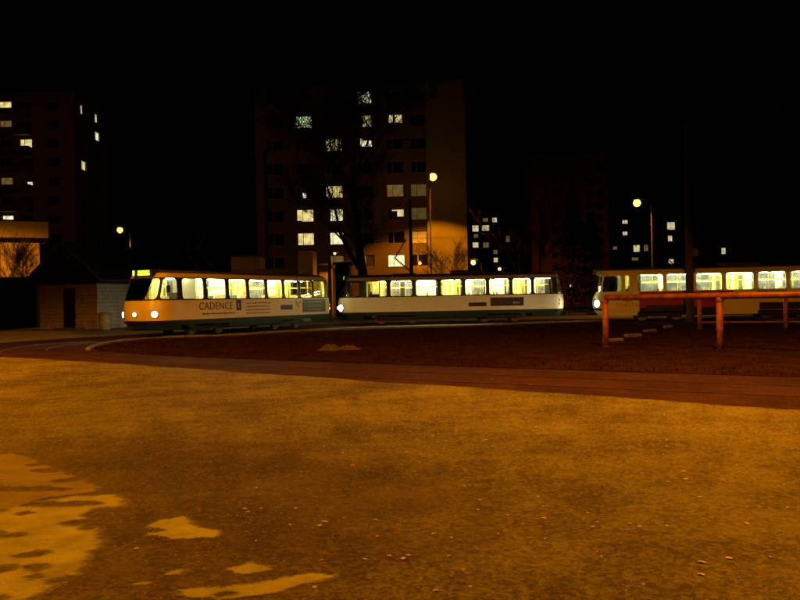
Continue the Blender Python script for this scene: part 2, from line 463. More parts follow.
# lower boundary = inner edge of the loop paving from the left turn to the right
low = [p for p in offset(loop, -2.25) if p.y < 30 and p.x > -11.2]
low = [p for p in low if p.x < 18]
def low_y(x):
    best = None
    for a, b in zip(low, low[1:]):
        if min(a.x, b.x) <= x <= max(a.x, b.x) and abs(b.x-a.x) > 1e-6:
            y = a.y+(b.y-a.y)*(x-a.x)/(b.x-a.x)
            best = y if best is None else min(best, y)
    return best
def kerb_y(x):
    for a, b in zip(kerb_path, kerb_path[1:]):
        if min(a.x, b.x) <= x <= max(a.x, b.x) and abs(b.x-a.x) > 1e-6:
            return a.y+(b.y-a.y)*(x-a.x)/(b.x-a.x)
    return None
x_l = max(low[0].x, min(p.x for p in kerb_path)) + 0.15
XI = [x_l + (19.0 - x_l)*i/120 for i in range(121)]
def island_h(x, y, t):
    e = min(1, 4*t, 4*(1-t))
    return 0.012 + e*(0.05 + 0.05*noise.noise((x*0.3, y*0.3, 1)) + 0.03*noise.noise((x*1.2, y*1.2, 5)))
mb = MB(); rows = 60; cols = []
for x in XI:
    a = low_y(x); b = max(p.y for p in kerb_path if abs(p.x-x) < 1.0) if kerb_y(x) is None else kerb_y(x)
    if x < -8.5:
        ys = []
        for p, q in zip(kerb_path, kerb_path[1:]):
            if min(p.x, q.x) <= x <= max(p.x, q.x) and abs(q.x-p.x) > 1e-6: ys.append(p.y+(q.y-p.y)*(x-p.x)/(q.x-p.x))
        if ys: b = max(ys)
    if a is None: a = cols[-1][0] if cols else 24
    cols.append((a, b-0.05))
for i, x in enumerate(XI):
    a, b = cols[i]
    for j in range(rows+1):
        t = j/rows; y = a+(b-a)*t
        mb.v.append((x, y, island_h(x, y, t)))
for i in range(len(XI)-1):
    for j in range(rows):
        k = i*(rows+1)+j
        mb.f.append((k, k+rows+1, k+rows+2, k+1))
tag(mb.build('grass_island', 'turf', smooth=True), kind='structure')

# yard paving between island kerb and the buildings
yard = [(p.x, p.y) for p in kerb_path] + [(60, 43), (60, 64), (-27, 64), (-27, 30), (kerb_path[0].x-1.2, kerb_path[0].y+0.2)]
sheet('yard_paving', yard, -0.006, 'yard')

# kerb stones, one by one
kroot = tag(empty('island_kerb', (0, 0, 0)), kind='structure')
acc = 0; pts = kerb_path
stone = MB(); stone.bevbox(-0.47, 0.47, -0.09, 0.09, -0.05, 0.105, 0.02)
smesh = None; dist = [0]
for a, b in zip(pts, pts[1:]): dist.append(dist[-1]+(b-a).length)
def at_len(s):
    for i in range(len(dist)-1):
        if dist[i] <= s <= dist[i+1]:
            t = (s-dist[i])/(dist[i+1]-dist[i]); return pts[i].lerp(pts[i+1], t), (pts[i+1]-pts[i]).normalized()
    return pts[-1], (pts[-1]-pts[-2]).normalized()
s = 0.5
while s < dist[-1]-0.5:
    p, d = at_len(s)
    if smesh is None:
        o = stone.build('kerb_stone', 'kerb', kroot); smesh = o.data
    else:
        o = bpy.data.objects.new('kerb_stone', smesh); col.objects.link(o); o.parent = kroot
    o.location = (p.x, p.y, random.uniform(-0.015, 0.012)); o.rotation_euler = (random.uniform(-.03, .03), 0, math.atan2(d.y, d.x)+random.uniform(-.02, .02))
    s += 0.97

# dry grass on the island
mb = MB()
rg = random.Random(3)
n = 0
while n < 30000:
    i = int(len(XI)*rg.random()**1.0) % (len(XI)-1)
    x = XI[i] + rg.random()*(XI[i+1]-XI[i]); a, b = cols[i]
    t = rg.random()**1.3; y = a+(b-a)*t
    if noise.noise((x*0.5, y*0.5, 12)) + rg.random()*0.7 < 0.05: n += 1; continue
    z = island_h(x, y, t)-0.01; h = rg.uniform(0.03, 0.10); an = rg.random()*6.28; w = 0.012
    dx, dy = math.cos(an)*w, math.sin(an)*w; lx, ly = rg.uniform(-.05, .05), rg.uniform(-.05, .05)
    k = len(mb.v); mb.v += [(x-dx, y-dy, z), (x+dx, y+dy, z), (x+lx, y+ly, z+h)]; mb.f.append((k, k+1, k+2)); n += 1
tag(mb.build('dry_grass', 'blade'), 'short dry winter grass on the island inside the tracks', 'grass', kind='stuff')

# soil heap
def heap(c, rx, ry, h, seed):
    mb = MB(); n, r = 28, 10
    for j in range(r+1):
        q = j/r
        for i in range(n):
            a = 2*math.pi*i/n
            k = 1+0.25*noise.noise((math.cos(a)*1.5, math.sin(a)*1.5, seed))
            z = h*(math.cos(q*math.pi)*0.5+0.5)*(1+0.5*noise.noise((math.cos(a)*q*2.5, math.sin(a)*q*2.5, seed+4)))
            mb.v.append((c[0]+rx*q*k*math.cos(a), c[1]+ry*q*k*math.sin(a), c[2]-0.03+z+0.09*(1-q)*abs(noise.noise((math.cos(a)*q*7, math.sin(a)*q*7, seed)))+0.03*noise.noise((i*1.3, j*1.1, seed))))
    for j in range(r):
        for i in range(n):
            a = j*n+i; b = j*n+(i+1) % n
            mb.f.append((a, a+n, b+n, b))
    return mb
g = G(331, 351.5)
tag(heap((g.x, g.y, 0.05), 0.55, 0.5, 0.17, 1).build('soil_heap', 'heap', smooth=True), 'small pale reddish heap of loose soil on the grass island', 'soil heap')
g = G(349, 351)
tag(heap((g.x, g.y+0.1, 0.05), 0.6, 0.4, 0.11, 6).build('clod_pile', 'heap', smooth=True), 'low brown pile of clods just right of the soil heap', 'clod pile')

# pale crusts on the lot, thin slabs with ragged rims
def ragged(px, seed, amp=0.10, sub=5):
    pts = [Vector((G(x, y).x, G(x, y).y)) for x, y in px]; out = []
    for i, p in enumerate(pts):
        q = pts[(i+1) % len(pts)]; d = (q-p); nrm = Vector((-d.y, d.x)); L = d.length
        if L > 0: nrm.normalize()
        for k in range(sub):
            t = k/sub; b = p+d*t
            o = amp*min(1, L*1.2)*(noise.noise((b.x*3.1, b.y*3.1, seed))+0.6*noise.noise((b.x*9, b.y*9, seed+2))) * (0.0 if False else 1.0)
            out.append(b+nrm*o)
    return out
def lot_z(x, y):
    return 0.05 + 0.022*noise.noise((x*0.55, y*0.55, 3)) + 0.008*noise.noise((x*2.3, y*2.3, 9))
def crust(name, px, m, lift, label, seed, amp=0.10):
    """thin layer draped over the lot: fine grid clipped to the ragged outline"""
    out = ragged(px, seed, amp)
    x0 = min(p.x for p in out); x1 = max(p.x for p in out); y0 = min(p.y for p in out); y1 = max(p.y for p in out)
    def inside(x, y):
        c = False; n = len(out); j = n-1
        for i in range(n):
            a, b = out[i], out[j]
            if (a.y > y) != (b.y > y) and x < (b.x-a.x)*(y-a.y)/(b.y-a.y)+a.x: c = not c
            j = i
        return c
    st = max(0.012, min(0.02, (y1-y0)/60)); nx = int((x1-x0)/st)+1; ny = int((y1-y0)/st)+1
    keep = set()
    for i in range(nx):
        for j in range(ny):
            x = x0+(i+.5)*st; y = y0+(j+.5)*st
            wob = 0.02*noise.noise((x*25, y*25, seed))
            if inside(x+wob, y+wob):
                hole = noise.noise((x*1.6, y*5.5, seed+20)) + 0.35*noise.noise((x*8, y*16, seed+30))
                if hole < 0.50: keep.add((i, j))
    idx = {}; mb = MB()
    def vid(i, j):
        if (i, j) not in idx:
            x = x0+i*st+0.005*noise.noise((i*.7, j*.7, 1)); y = y0+j*st+0.005*noise.noise((i*.7, j*.7, 8))
            nb = sum(((i-a, j-b) in keep) for a in (0, 1) for b in (0, 1))
            z = lot_z(x, y) + (lift if nb == 4 else 0.0005)
            idx[(i, j)] = len(mb.v); mb.v.append((x, y, z))
        return idx[(i, j)]
    for (i, j) in keep: mb.f.append((vid(i, j), vid(i+1, j), vid(i+1, j+1), vid(i, j+1)))
    # cover: how far a point lies inside the rim, in cells
    depth = {c: 0 for c in keep if any((c[0]+a, c[1]+b) not in keep for a, b in ((1, 0), (-1, 0), (0, 1), (0, -1)))}
    cur = list(depth); lev = 0
    while cur and lev < 9:
        lev += 1; nxt = []
        for c in cur:
            for a, b in ((1, 0), (-1, 0), (0, 1), (0, -1)):
                q = (c[0]+a, c[1]+b)
                if q in keep and q not in depth: depth[q] = lev; nxt.append(q)
        cur = nxt
    ob = mb.build(name, m, smooth=True)
    at = ob.data.attributes.new('cover', 'FLOAT', 'POINT')
    for (i, j), vi in idx.items():
        d = min(depth.get((i-a, j-b), 9) if (i-a, j-b) in keep else 0 for a in (0, 1) for b in (0, 1))
        x_, y_ = ob.data.vertices[vi].co.x, ob.data.vertices[vi].co.y
        at.data[vi].value = min(1.0, 0.30+d/6.0)*0.75 + 0.24*noise.noise((x_*1.3, y_*3.5, seed+50))
    return tag(ob, label, 'pale patch', 'pale patches on the asphalt')
def c3(l): return [(x/3.335, 420+y/3.335) for x, y in l]
def c4(l): return [(120+x/3.333, 500+y/3.333) for x, y in l]
crust('silt_film', c3([(-150, 120), (60, 125), (150, 155), (220, 185), (290, 210), (345, 245), (330, 262), (250, 275), (150, 290), (60, 330), (-150, 345)]), 'film', 0.003, 'dull brownish film on the asphalt at the left edge above the largest pale patch', 3)
crust('pale_patch', c3([(-150, 330), (-60, 330), (0, 330), (70, 298), (150, 290), (250, 272), (330, 270), (400, 266), (437, 285), (420, 312), (330, 322), (290, 345), (350, 365), (350, 395), (370, 430), (358, 455), (325, 470), (312, 505), (280, 545), (220, 585), (120, 640), (-150, 690)]), 'patch', 0.005, 'largest pale crusty patch on the asphalt at lower left', 4)
crust('pale_patch', c4([(70, 118), (110, 92), (170, 85), (215, 75), (240, 95), (255, 110), (300, 120), (345, 125), (355, 140), (325, 160), (270, 160), (225, 165), (175, 168), (120, 158), (60, 150), (75, 138), (140, 130), (60, 125)]), 'patch', 0.005, 'pale crusty patch with a forked left end, right of the largest patch', 5, 0.06)
crust('pale_patch', c4([(335, 255), (400, 248), (430, 235), (470, 245), (520, 255), (530, 268), (500, 278), (440, 285), (390, 290), (345, 275)]), 'patch', 0.005, 'smallest oval pale patch near the bottom of the asphalt', 6, 0.06)
crust('pale_patch', c4([(240, 258), (190, 262), (140, 272), (110, 298), (60, 310), (10, 322), (60, 330), (120, 318), (150, 300), (200, 295), (230, 275)]), 'patch', 0.005, 'narrow pale streak patch pointing to the lower left, under the forked patch', 7, 0.06)
crust('pale_patch', c4([(180, 336), (300, 320), (420, 312), (500, 300), (580, 285), (640, 275), (720, 280), (740, 290), (680, 302), (600, 325), (500, 360), (300, 380), (180, 360)]), 'patch', 0.005, 'long pale patch cut by the bottom edge of the picture', 8, 0.06)

# grit and scraps scattered on the lot (uncountable)
mb = MB(); rg = random.Random(11); ico = [(0, 0, 1), (.9, 0, .3), (.28, .85, .3), (-.73, .53, .3), (-.73, -.53, .3), (.28, -.85, .3)]
for k in range(15000):
    d = 3.6 + 17*rg.random()**1.5; x = rg.uniform(-0.56, 0.56)*d
    if d > lot_far(x)-0.1: continue
    r = rg.uniform(0.003, 0.008)*(1+d*0.05); z = lot_z(x, d); a0 = rg.random()*6.28; b = len(mb.v); sx = rg.uniform(.7, 1.5)
    for (vx, vy, vz) in ico:
        mb.v.append((x+r*sx*(vx*math.cos(a0)-vy*math.sin(a0)), d+r*(vx*math.sin(a0)+vy*math.cos(a0)), z+r*(vz*0.8-0.1)))
    for q in ((0, 1, 2), (0, 2, 3), (0, 3, 4), (0, 4, 5), (0, 5, 1)): mb.f.append(tuple(b+i for i in q))
tag(mb.build('loose_grit', mat('grit', (0.34, 0.31, 0.25), 0.8, var=0.75, scale=6)), 'loose pale grit strewn over the asphalt lot', 'grit', kind='stuff')
mb = MB()
spots = [(748, 516), (702, 574), (480, 506), (478, 516), (666, 452), (664, 460), (434, 543), (530, 386), (664, 418), (492, 380), (270, 433), (60, 446), (352, 471), (267, 373), (560, 403), (686, 485), (700, 505), (770, 568), (538, 502), (588, 519), (640, 535), (404, 568), (136, 558), (726, 380), (262, 515), (320, 534), (325, 530), (290, 533)]
for k in range(150):
    d = 4 + 15*rg.random(); x = rg.uniform(-0.2, 0.52)*d
    if d < lot_far(x)-0.2: spots.append((x, d, 0))
for sp in spots:
    if len(sp) == 2: g = G(*sp); x, y = g.x, g.y; s_ = 0.015
    else: x, y = sp[0], sp[1]; s_ = rg.uniform(0.006, 0.016)
    z = (lot_z(x, y) if y < lot_far(x) else 0.02)+0.004; a = rg.random()*6.28; w, l = s_*rg.uniform(.5, 1), s_*rg.uniform(.8, 1.5); b = len(mb.v)
    for u, v_, h in ((-l, -w, 0), (0, -w*1.2, .003), (l, -w*.7, .001), (l*.9, w, .002), (0, w*.8, .005), (-l*1.1, w*.9, .001)):
        mb.v.append((x+u*math.cos(a)-v_*math.sin(a), y+u*math.sin(a)+v_*math.cos(a), z+h))
    mb.f += [(b, b+1, b+4, b+5), (b+1, b+2, b+3, b+4)]
tag(mb.build('litter', 'scrap'), 'tiny pale scraps of litter strewn over the asphalt', 'litter', kind='stuff')

# ------------------------------------------------------------------ trams
PROF_ROUND = [(0.34, 1.18, 0.42, 0.30), (0.55, 1.22, 0.20, 0.14), (0.78, 1.245, 0.08, 0.06), (1.15, 1.25, 0.0, 0.0), (1.45, 1.25, 0.03, 0.02), (1.70, 1.25, 0.10, 0.06),
              (2.72, 1.19, 0.55, 0.30), (2.84, 1.13, 0.62, 0.36), (2.93, 1.04, 0.70, 0.44), (3.00, 0.90, 0.80, 0.55), (3.05, 0.68, 0.92, 0.70), (3.09, 0.40, 1.02, 0.85), (3.11, 0.06, 1.10, 0.95)]
PROF_BOX = [(0.34, 1.18, 0.34, 0.20), (0.55, 1.22, 0.14, 0.10), (0.78, 1.245, 0.05, 0.05), (1.15, 1.25, 0.0, 0.0), (1.45, 1.25, 0.06, 0.02), (1.70, 1.25, 0.20, 0.04),
            (2.72, 1.21, 0.42, 0.16), (2.82, 1.20, 0.16, 0.18), (2.98, 1.16, 0.16, 0.22), (3.06, 0.98, 0.30, 0.40), (3.10, 0.70, 0.60, 0.60), (3.13, 0.40, 0.85, 0.85), (3.14, 0.06, 1.05, 0.95)]
XS = 1.15; UN = 1.9; UT = 1.5; Z_SILL = 1.70; Z_TOP = 2.72

def make_tram(label, loc, ang, sp):
    root = empty('tram', loc, ang, label, 'tram', 'trams waiting in the loop')
    L = sp['L']; XT = L-0.75; LS = XT-XS; prof = sp['prof']
    def pr(z):
        if z <= prof[0][0]: return prof[0][1:]
        for a, b in zip(prof, prof[1:]):
            if a[0] <= z <= b[0]:
                t = (z-a[0])/(b[0]-a[0]); return tuple(a[i]+(b[i]-a[i])*t for i in (1, 2, 3))
        return prof[-1][1:]
    e = sp.get('e', 0.72)
    def S(side, u, z, off=0.0):
        w, a, b = pr(z)
        def raw(u):
            if u < 0:
                t = (1+max(u, -UN)/UN)*math.pi/2; return Vector((a+(XS-a)*(1-max(0, math.cos(t))**e), side*w*math.sin(t)**e))
            if u <= LS: return Vector((XS+u, side*w))
            t = min(1, (u-LS)/UT)*math.pi/2; return Vector((XT+(L-b-XT)*math.sin(t)**e, side*w*max(0, math.cos(t))**e))
        p = raw(u)
        if off:
            q0 = raw(max(-UN, u-0.02)); q1 = raw(min(LS+UT, u+0.02)); t = (q1-q0)
            n = Vector((t.y, -t.x))*(1 if side < 0 else -1)
            if u <= -UN+1e-6: n = Vector((-1, 0))
            if u >= LS+UT-1e-6: n = Vector((1, 0))
            n.normalize(); p = p+n*off
        return (p.x, p.y, z)
    # signed running coordinate for the ends
    def Fr(q, z, off=0.0): return S(-1 if q <= 0 else 1, -UN+abs(q), z, off)
    def Re(q, z, off=0.0): return S(-1 if q <= 0 else 1, LS+UT-abs(q), z, off)
    near = [(a-XS, b-XS) for a, b in sp['near']]; far = [(a-XS, b-XS) for a, b in sp['far']]; doors = [(a-XS, b-XS) for a, b in sp['doors']]
    QW = 1.02                       # half windscreen in running metres
    quarter = (-UN+1.12, sp['quarter']-XS)
    rearq = (LS+0.10, LS+UT-0.80)
    RW = 0.70
    wins = {-1: near+[quarter, rearq, (-UN, -UN+QW), (LS+UT-RW, LS+UT)], 1: far+doors+[quarter, rearq, (-UN, -UN+QW), (LS+UT-RW, LS+UT)]}
    rows = [z for z, *_ in prof if z < Z_SILL-1e-6] + [Z_SILL, Z_TOP] + [z for z, *_ in prof if z > Z_TOP+1e-6]
    parts = {}
    def part_of(side, um, z0, z1):
        if z1 <= 0.79: return sp['skirt_part'](um+XS)
        if z1 <= Z_SILL+1e-6: return sp['side_part'](side, um+XS)
        if z1 <= Z_TOP+1e-6: return 'window_pillar#%d#%.2f' % (side, um) if 0 < um < LS else 'window_pillar#%d#%s' % (side, pillar_key(side, um))
        if z1 <= 2.94 or (sp['boxy'] and z1 <= 3.0): return 'fascia'
        return 'roof'
    def pillar_key(side, um):
        # cells of one corner pillar share a key: the number of windows wholly before it
        return 'n%d' % sum(1 for a, b in wins[side] if b <= um+1e-6)
    for side in (-1, 1):
        us = set([-UN+UN*k/14 for k in range(15)]+[LS+UT*k/10 for k in range(11)])
        for a, b in wins[side]: us |= {a, b}
        for b in sp['breaks']: us.add(b-XS)
        us = sorted(u for u in us if -UN-1e-6 <= u <= LS+UT+1e-6)
        us = [u for i, u in enumerate(us) if i == 0 or u-us[i-1] > 1e-4]
        for a, b in zip(us, us[1:]):
            um = (a+b)/2
            for z0, z1 in zip(rows, rows[1:]):
                if abs(z0-Z_SILL) < 1e-6 and any(p-1e-4 <= a and b <= q+1e-4 for p, q in wins[side]): continue
                if side == 1 and z0 >= 0.77 and z1 <= Z_SILL+1e-6 and any(p-1e-4 <= a and b <= q+1e-4 for p, q in doors): continue
                # wheel cut-outs in the skirt
                pn = part_of(side, um, z0, z1)
                if 'skirt' in pn and z1 < 0.6 and any(abs(um+XS-bx) < 1.45 for bx in (3.7, L-4.1)): continue
                d = parts.setdefault(pn, (MB(), {}))
                ids = []
                for (uu, zz) in ((a, z0), (b, z0), (b, z1), (a, z1)):
                    p = S(side, uu, zz); k = tuple(round(c, 4) for c in p)
                    if k not in d[1]: d[1][k] = len(d[0].v); d[0].v.append(p)
                    ids.append(d[1][k])
                if len(set(ids)) < 4: ids = list(dict.fromkeys(ids))
                if len(ids) > 2: d[0].f.append(tuple(ids if side < 0 else ids[::-1]))
    mats = dict(skirt=sp['skirt'], window_pillar=sp['band'], fascia=sp['fascia'], roof='tram_roof'); mats.update(sp['mats'])
    for pn, d in parts.items():
        o = d[0].build(pn.split('#')[0], mats[pn.split('#')[0]], root, smooth=True)
        o.data.set_sharp_from_angle(angle=R(40))
    # windows: gasket + pane
    def window(fn, a, b, z0=Z_SILL, z1=Z_TOP, pm='glass', rad=0.13, inset=0.045, name='side_window', bar=None, gm=None):
        gk = MB(); nc = 5; inner = []
        ia, ib, ja, jb = a+inset, b-inset, z0+inset, z1-inset
        rad = min(rad, (ib-ia)/2.2)
        path = []
        for cx, cz, s0 in ((ib-rad, ja+rad, -90), (ib-rad, jb-rad, 0), (ia+rad, jb-rad, 90), (ia+rad, ja+rad, 180)):
            for k in range(nc+1):
                t = R(s0+90*k/nc); path.append((cx+rad*math.cos(t), cz+rad*math.sin(t)))
        dense = []
        for i, p in enumerate(path):
            q = path[(i+1) % len(path)]; n = max(1, int(math.hypot(q[0]-p[0], q[1]-p[1])/0.18))
            for k in range(n): dense.append((p[0]+(q[0]-p[0])*k/n, p[1]+(q[1]-p[1])*k/n))
        oa, ob, pa, pb = a-0.012, b+0.012, z0-0.012, z1+0.012
        cx, cz = (a+b)/2, (z0+z1)/2; r0, r1, r2 = [], [], []
        for (x, z) in dense:
            dx, dz = x-cx, z-cz
            k = min(((ob-cx)/abs(dx)) if abs(dx) > 1e-6 else 1e9, ((pb-cz)/abs(dz)) if abs(dz) > 1e-6 else 1e9)
            r0.append(fn(cx+dx*k, cz+dz*k, 0.008)); r1.append(fn(x, z, 0.014)); r2.append(fn(x, z, -0.03))
        gk.loft([r0, r1, r2], False, False)
        g = gk.build(name, gm or sp['gasket'], root)
        pn = MB(); nx = max(1, int((b-a)/0.15)) if name != 'side_window' else 1; nz = 4 if name != 'side_window' else 1
        for i in range(nx+1):
            for j in range(nz+1): pn.v.append(fn(a+(b-a)*i/nx, z0+(z1-z0)*j/nz, -0.012))
        for i in range(nx):
            for j in range(nz):
                k = i*(nz+1)+j; pn.f.append((k, k+nz+1, k+nz+2, k+1))
        pn.build('pane', pm, g, smooth=True)
        if bar:
            bb = MB(); p0 = fn(a+0.03, z0+(z1-z0)*bar, -0.02); p1 = fn(b-0.03, z0+(z1-z0)*bar, -0.02)
            bb.tube([p0, p1], 0.022, 5).build('sliding_frame', sp['barmat'], g)
        return g
    Sn = lambda u, z, off=0.0: S(-1, u, z, off)
    Sf = lambda u, z, off=0.0: S(1, u, z, off)
    for i, (a, b) in enumerate(near): window(Sn, a, b, pm='glass')
    for i, (a, b) in enumerate(far): window(Sf, a, b, pm='adfilm' if i in sp['film'] else 'glass_dim', bar=0.55, gm=sp['fargasket'])
    for fn in (Sn, Sf):
        window(fn, *quarter, name='quarter_window', rad=0.16); window(fn, *rearq, name='rear_quarter_window', rad=0.14)
    window(Fr, -QW, QW, name='windscreen', rad=0.2, pm='glass')
    window(Re, -RW, RW, name='rear_window', rad=0.2)
    # doors on the far side: four narrow leaves each
    for a, b in doors:
        n = 4; w = (b-a)/n
        for k in range(n):
            x0 = XS+a+k*w+0.015; x1 = XS+a+(k+1)*w-0.015; y = 1.225; lf = MB()
            lf.box(x0, x1, y-0.02, y+0.012, 0.80, 1.32); lf.box(x0, x0+0.075, y-0.02, y+0.012, 1.32, 2.60); lf.box(x1-0.075, x1, y-0.02, y+0.012, 1.32, 2.60)
            lf.box(x0, x1, y-0.02, y+0.012, 2.60, 2.71)
            d = lf.build('door_leaf', 'yellow' if sp['yellowdoors'] else 'cream', root)
            MB().quad((x0+.07, y, 1.32), (x1-.07, y, 1.32), (x1-.07, y, 2.6), (x0+.07, y, 2.6)).build('pane', 'adfilm' if (k in (1, 2) and sp['yellowdoors']) else 'glass_dim', d)
    # interior
    MB().box(0.95, L-0.5, -1.15, 1.15, 0.86, 0.90).build('floor', 'floor_int', root)
    MB().box(1.2, L-0.75, -1.10, 1.10, 2.78, 2.80).build('ceiling', 'ceiling', root)
    for s_ in (-1, 1):
        MB().box(1.3, L-0.9, s_*1.19-0.01, s_*1.19+0.01, 0.90, 1.66).build('lining', 'lining', root) if s_ < 0 else None
    for s_ in (-0.55, 0.55):
        for k in range(sp['ntube']):
            x = 3.1+(L-4.3)*k/(sp['ntube']-1)
            mbt = MB().lathe([(0.02, -0.55), (0.035, -0.55), (0.035, 0.55), (0.02, 0.55)], 6, (x, s_, 2.735), 'x')
            mbt.build('light_tube', sp['tube'], root)
    rg = random.Random(sp['seed'])
    x = 3.5
    while x < L-1.4:
        for s_ in (-1, 1):
            if s_ > 0 and any(a+XS-0.4 < x < b+XS+0.4 for a, b in doors): continue
            st = MB(); y0, y1 = (s_*1.08, s_*0.62) if s_ < 0 else (0.62, 1.08)
            st.box(x, x+0.42, y0, y1, 1.30, 1.36); st.box(x+0.40, x+0.45, y0, y1, 1.34, 1.90+rg.uniform(-.02, .02)); st.box(x+0.15, x+0.27, (y0+y1)/2-.05, (y0+y1)/2+.05, 0.9, 1.3)
            st.build('seat', 'seat' if rg.random() < 0.6 else 'seat2', root)
        x += 0.86
    for s_ in (-0.52, 0.52):
        MB().tube([(3.0, s_, 2.30), (L-1.0, s_, 2.30)], 0.022, 6).build('grab_rail', 'yellow', root)
    for k in range(7):
        x = 3.4+k*(L-5.0)/6; MB().tube([(x, 0.52 if k % 2 else -0.52, 0.9), (x, 0.52 if k % 2 else -0.52, 2.78)], 0.02, 6).build('grab_pole', 'yellow', root)
    # cab bulkhead, driver's desk and seat
    bk = MB(); bk.box(2.62, 2.68, -1.15, 0.25, 0.9, 2.76); bk.box(1.9, 2.62, 0.22, 0.27, 0.9, 1.9)
    bk.build('cab_bulkhead', 'lining' if sp['cab'] else 'seat2', root)
    MB().box(0.75, 1.15, -0.9, 0.7, 0.9, 1.55).build('driver_desk', 'ad_dark', root)
    ds = MB(); ds.box(1.6, 2.1, -0.55, -0.05, 1.25, 1.36); ds.box(2.05, 2.15, -0.55, -0.05, 1.3, 2.05); ds.box(1.8, 1.9, -.35, -.25, .9, 1.25)
    ds.build('driver_seat', 'seat2', root)
    if sp['cab']:
        MB().lathe([(0.02, -0.3), (0.03, -0.3), (0.03, 0.3), (0.02, 0.3)], 6, (1.9, -0.3, 2.73), 'x').build('cab_lamp', sp['tube'], root)
    # bogies and wheels
    for bx in (3.7, L-4.1):
        for s_ in (-1, 1):
            MB().box(bx-1.35, bx+1.35, s_*0.98-.05, s_*0.98+.05, 0.30, 0.46).build('bogie_frame', 'chassis', root)
            for wx in (-0.95, 0.95):
                w = MB().lathe([(0.10, -0.07), (0.30, -0.07), (0.31, -0.03), (0.35, -0.03), (0.35, 0.06), (0.30, 0.07), (0.10, 0.09)], 20, (bx+wx, s_*0.72, 0.372), 'y')
                wo = w.build('wheel', 'wheel', root)
        MB().box(bx-0.5, bx+0.5, -0.66, 0.66, 0.25, 0.55).build('traction_motor', 'chassis', root)
    MB().box(5.3, L-5.6, -1.0, 1.0, 0.30, 0.80).build('equipment_box', 'chassis', root)
    MB().box(0.9, L-0.9, -1.05, 1.05, 0.74, 0.85).build('underframe', 'chassis', root)
    # bumper and couplers
    for fn, nm in ((Fr, 'front_bumper'), (Re, 'rear_bumper')):
        bm_ = MB(); rings = []
        for k in range(17):
            q = -1.35+2.7*k/16
            rings.append([fn(q, 0.66, 0.005), fn(q, 0.66, 0.06), fn(q, 0.77, 0.06), fn(q, 0.77, 0.005)])
        bm_.loft(rings).build(nm, 'chassis', root)
    MB().tube([(0.5, 0, 0.45), (-0.30, 0, 0.45)], 0.06, 8).box(-0.42, -0.26, -0.14, 0.14, 0.36, 0.54).build('coupler', 'chassis', root)
    MB().tube([(L-0.5, 0, 0.45), (L+0.15, 0, 0.45)], 0.06, 8).box(L+0.12, L+0.28, -0.14, 0.14, 0.36, 0.54).build('coupler', 'chassis', root)
    # lamps
    for q, m_, r_ in sp['lights']:
        p = Vector(Fr(q, 1.07, 0.0)); p2 = Vector(Fr(q, 1.07, 0.06)); n = (p2-p).normalized()
        hb = MB().tube([p-n*0.05, p+n*0.035], [r_*1.22, r_*1.22], 16).build('headlight', 'galv', root)
        MB().tube([p+n*0.03, p+n*0.06, p+n*0.075], [r_, r_*0.9, r_*0.4], 16).build('lens', m_, hb)
    for y in (-0.72, 0.72):
        l = bpy.data.lights.new('headlight_beam', 'SPOT'); l.energy = sp['beam']; l.color = (1, 0.88, 0.58); l.spot_size = R(62); l.spot_blend = 0.8; l.shadow_soft_size = 0.08
        lo = bpy.data.objects.new('headlight_beam', l); col.objects.link(lo); lo.parent = root
        lo.location = (-0.12 if not sp['boxy'] else -0.12, y, 1.07); lo.rotation_euler = (0, R(84), 0)
    for q in (-1.12, 1.12):
        p = Vector(Re(q, 1.10, 0.0)); n = (Vector(Re(q, 1.10, 0.06))-p).normalized()
        hb = MB().tube([p-n*0.03, p+n*0.03], [0.10, 0.10], 14).build('tail_light', 'chassis', root)
        MB().tube([p+n*0.025, p+n*0.05], [0.08, 0.06], 14).build('lens', sp['tail'], hb)
        p = Vector(Re(q, 1.32, 0.0)); n = (Vector(Re(q, 1.32, 0.06))-p).normalized()
        hb = MB().tube([p-n*0.03, p+n*0.03], [0.08, 0.08], 14).build('marker_light', 'chassis', root)
        MB().tube([p+n*0.025, p+n*0.045], [0.06, 0.05], 14).build('lens', 'reflector', hb)
    # destination display: box above the windscreen
    zd = 2.80; x0 = 0.42 if not sp['boxy'] else 0.10
    ds = MB(); ds.loft([[(x0, y, zd) for y in ()] or [(x0, -0.62, zd), (x0+0.7, -0.66, zd), (x0+0.7, 0.66, zd), (x0, 0.62, zd)],
                        [(x0+0.04, -0.62, zd+0.29), (x0+0.7, -0.66, zd+0.31), (x0+0.7, 0.66, zd+0.31), (x0+0.04, 0.62, zd+0.29)]])
    dsp = ds.build('destination_display', 'ad_dark', root)
    if sp['display']:
        fx = lambda z: x0-0.006+0.04*(z-zd)/0.29
        one = MB()
        one.box(fx(zd+.14)-.01, fx(zd+.14)+.004, 0.44, 0.54, zd+0.03, zd+0.26)
        rg2 = random.Random(5)
        one.build('display_digit', 'led', dsp)
        lt = MB()
        for rr in (0, 1):
            y = 0.22
            while y > -0.46:
                w = rg2.uniform(0.05, 0.09); z = zd+0.035+0.125*rr
                lt.box(fx(z)-.008, fx(z)+.004, y-w, y, z, z+0.095); y -= w+0.018
        lt.build('display_letters', 'led', dsp)
    # wipers, mirror
    MB().tube([Fr(-0.15, 1.66, 0.03), Fr(-0.55, 2.35, 0.04)], 0.012, 4).build('wiper', 'rubber', root)
    m_ = MB().tube([S(-1, -0.35, 2.5, 0.0), S(-1, -0.45, 2.48, 0.28), S(-1, -0.45, 2.3, 0.30)], 0.015, 5)
    c = S(-1, -0.45, 2.2, 0.30); m_.box(c[0]-.04, c[0]+.04, c[1]-.09, c[1]+.09, 2.03, 2.35).build('mirror', 'chassis', root)
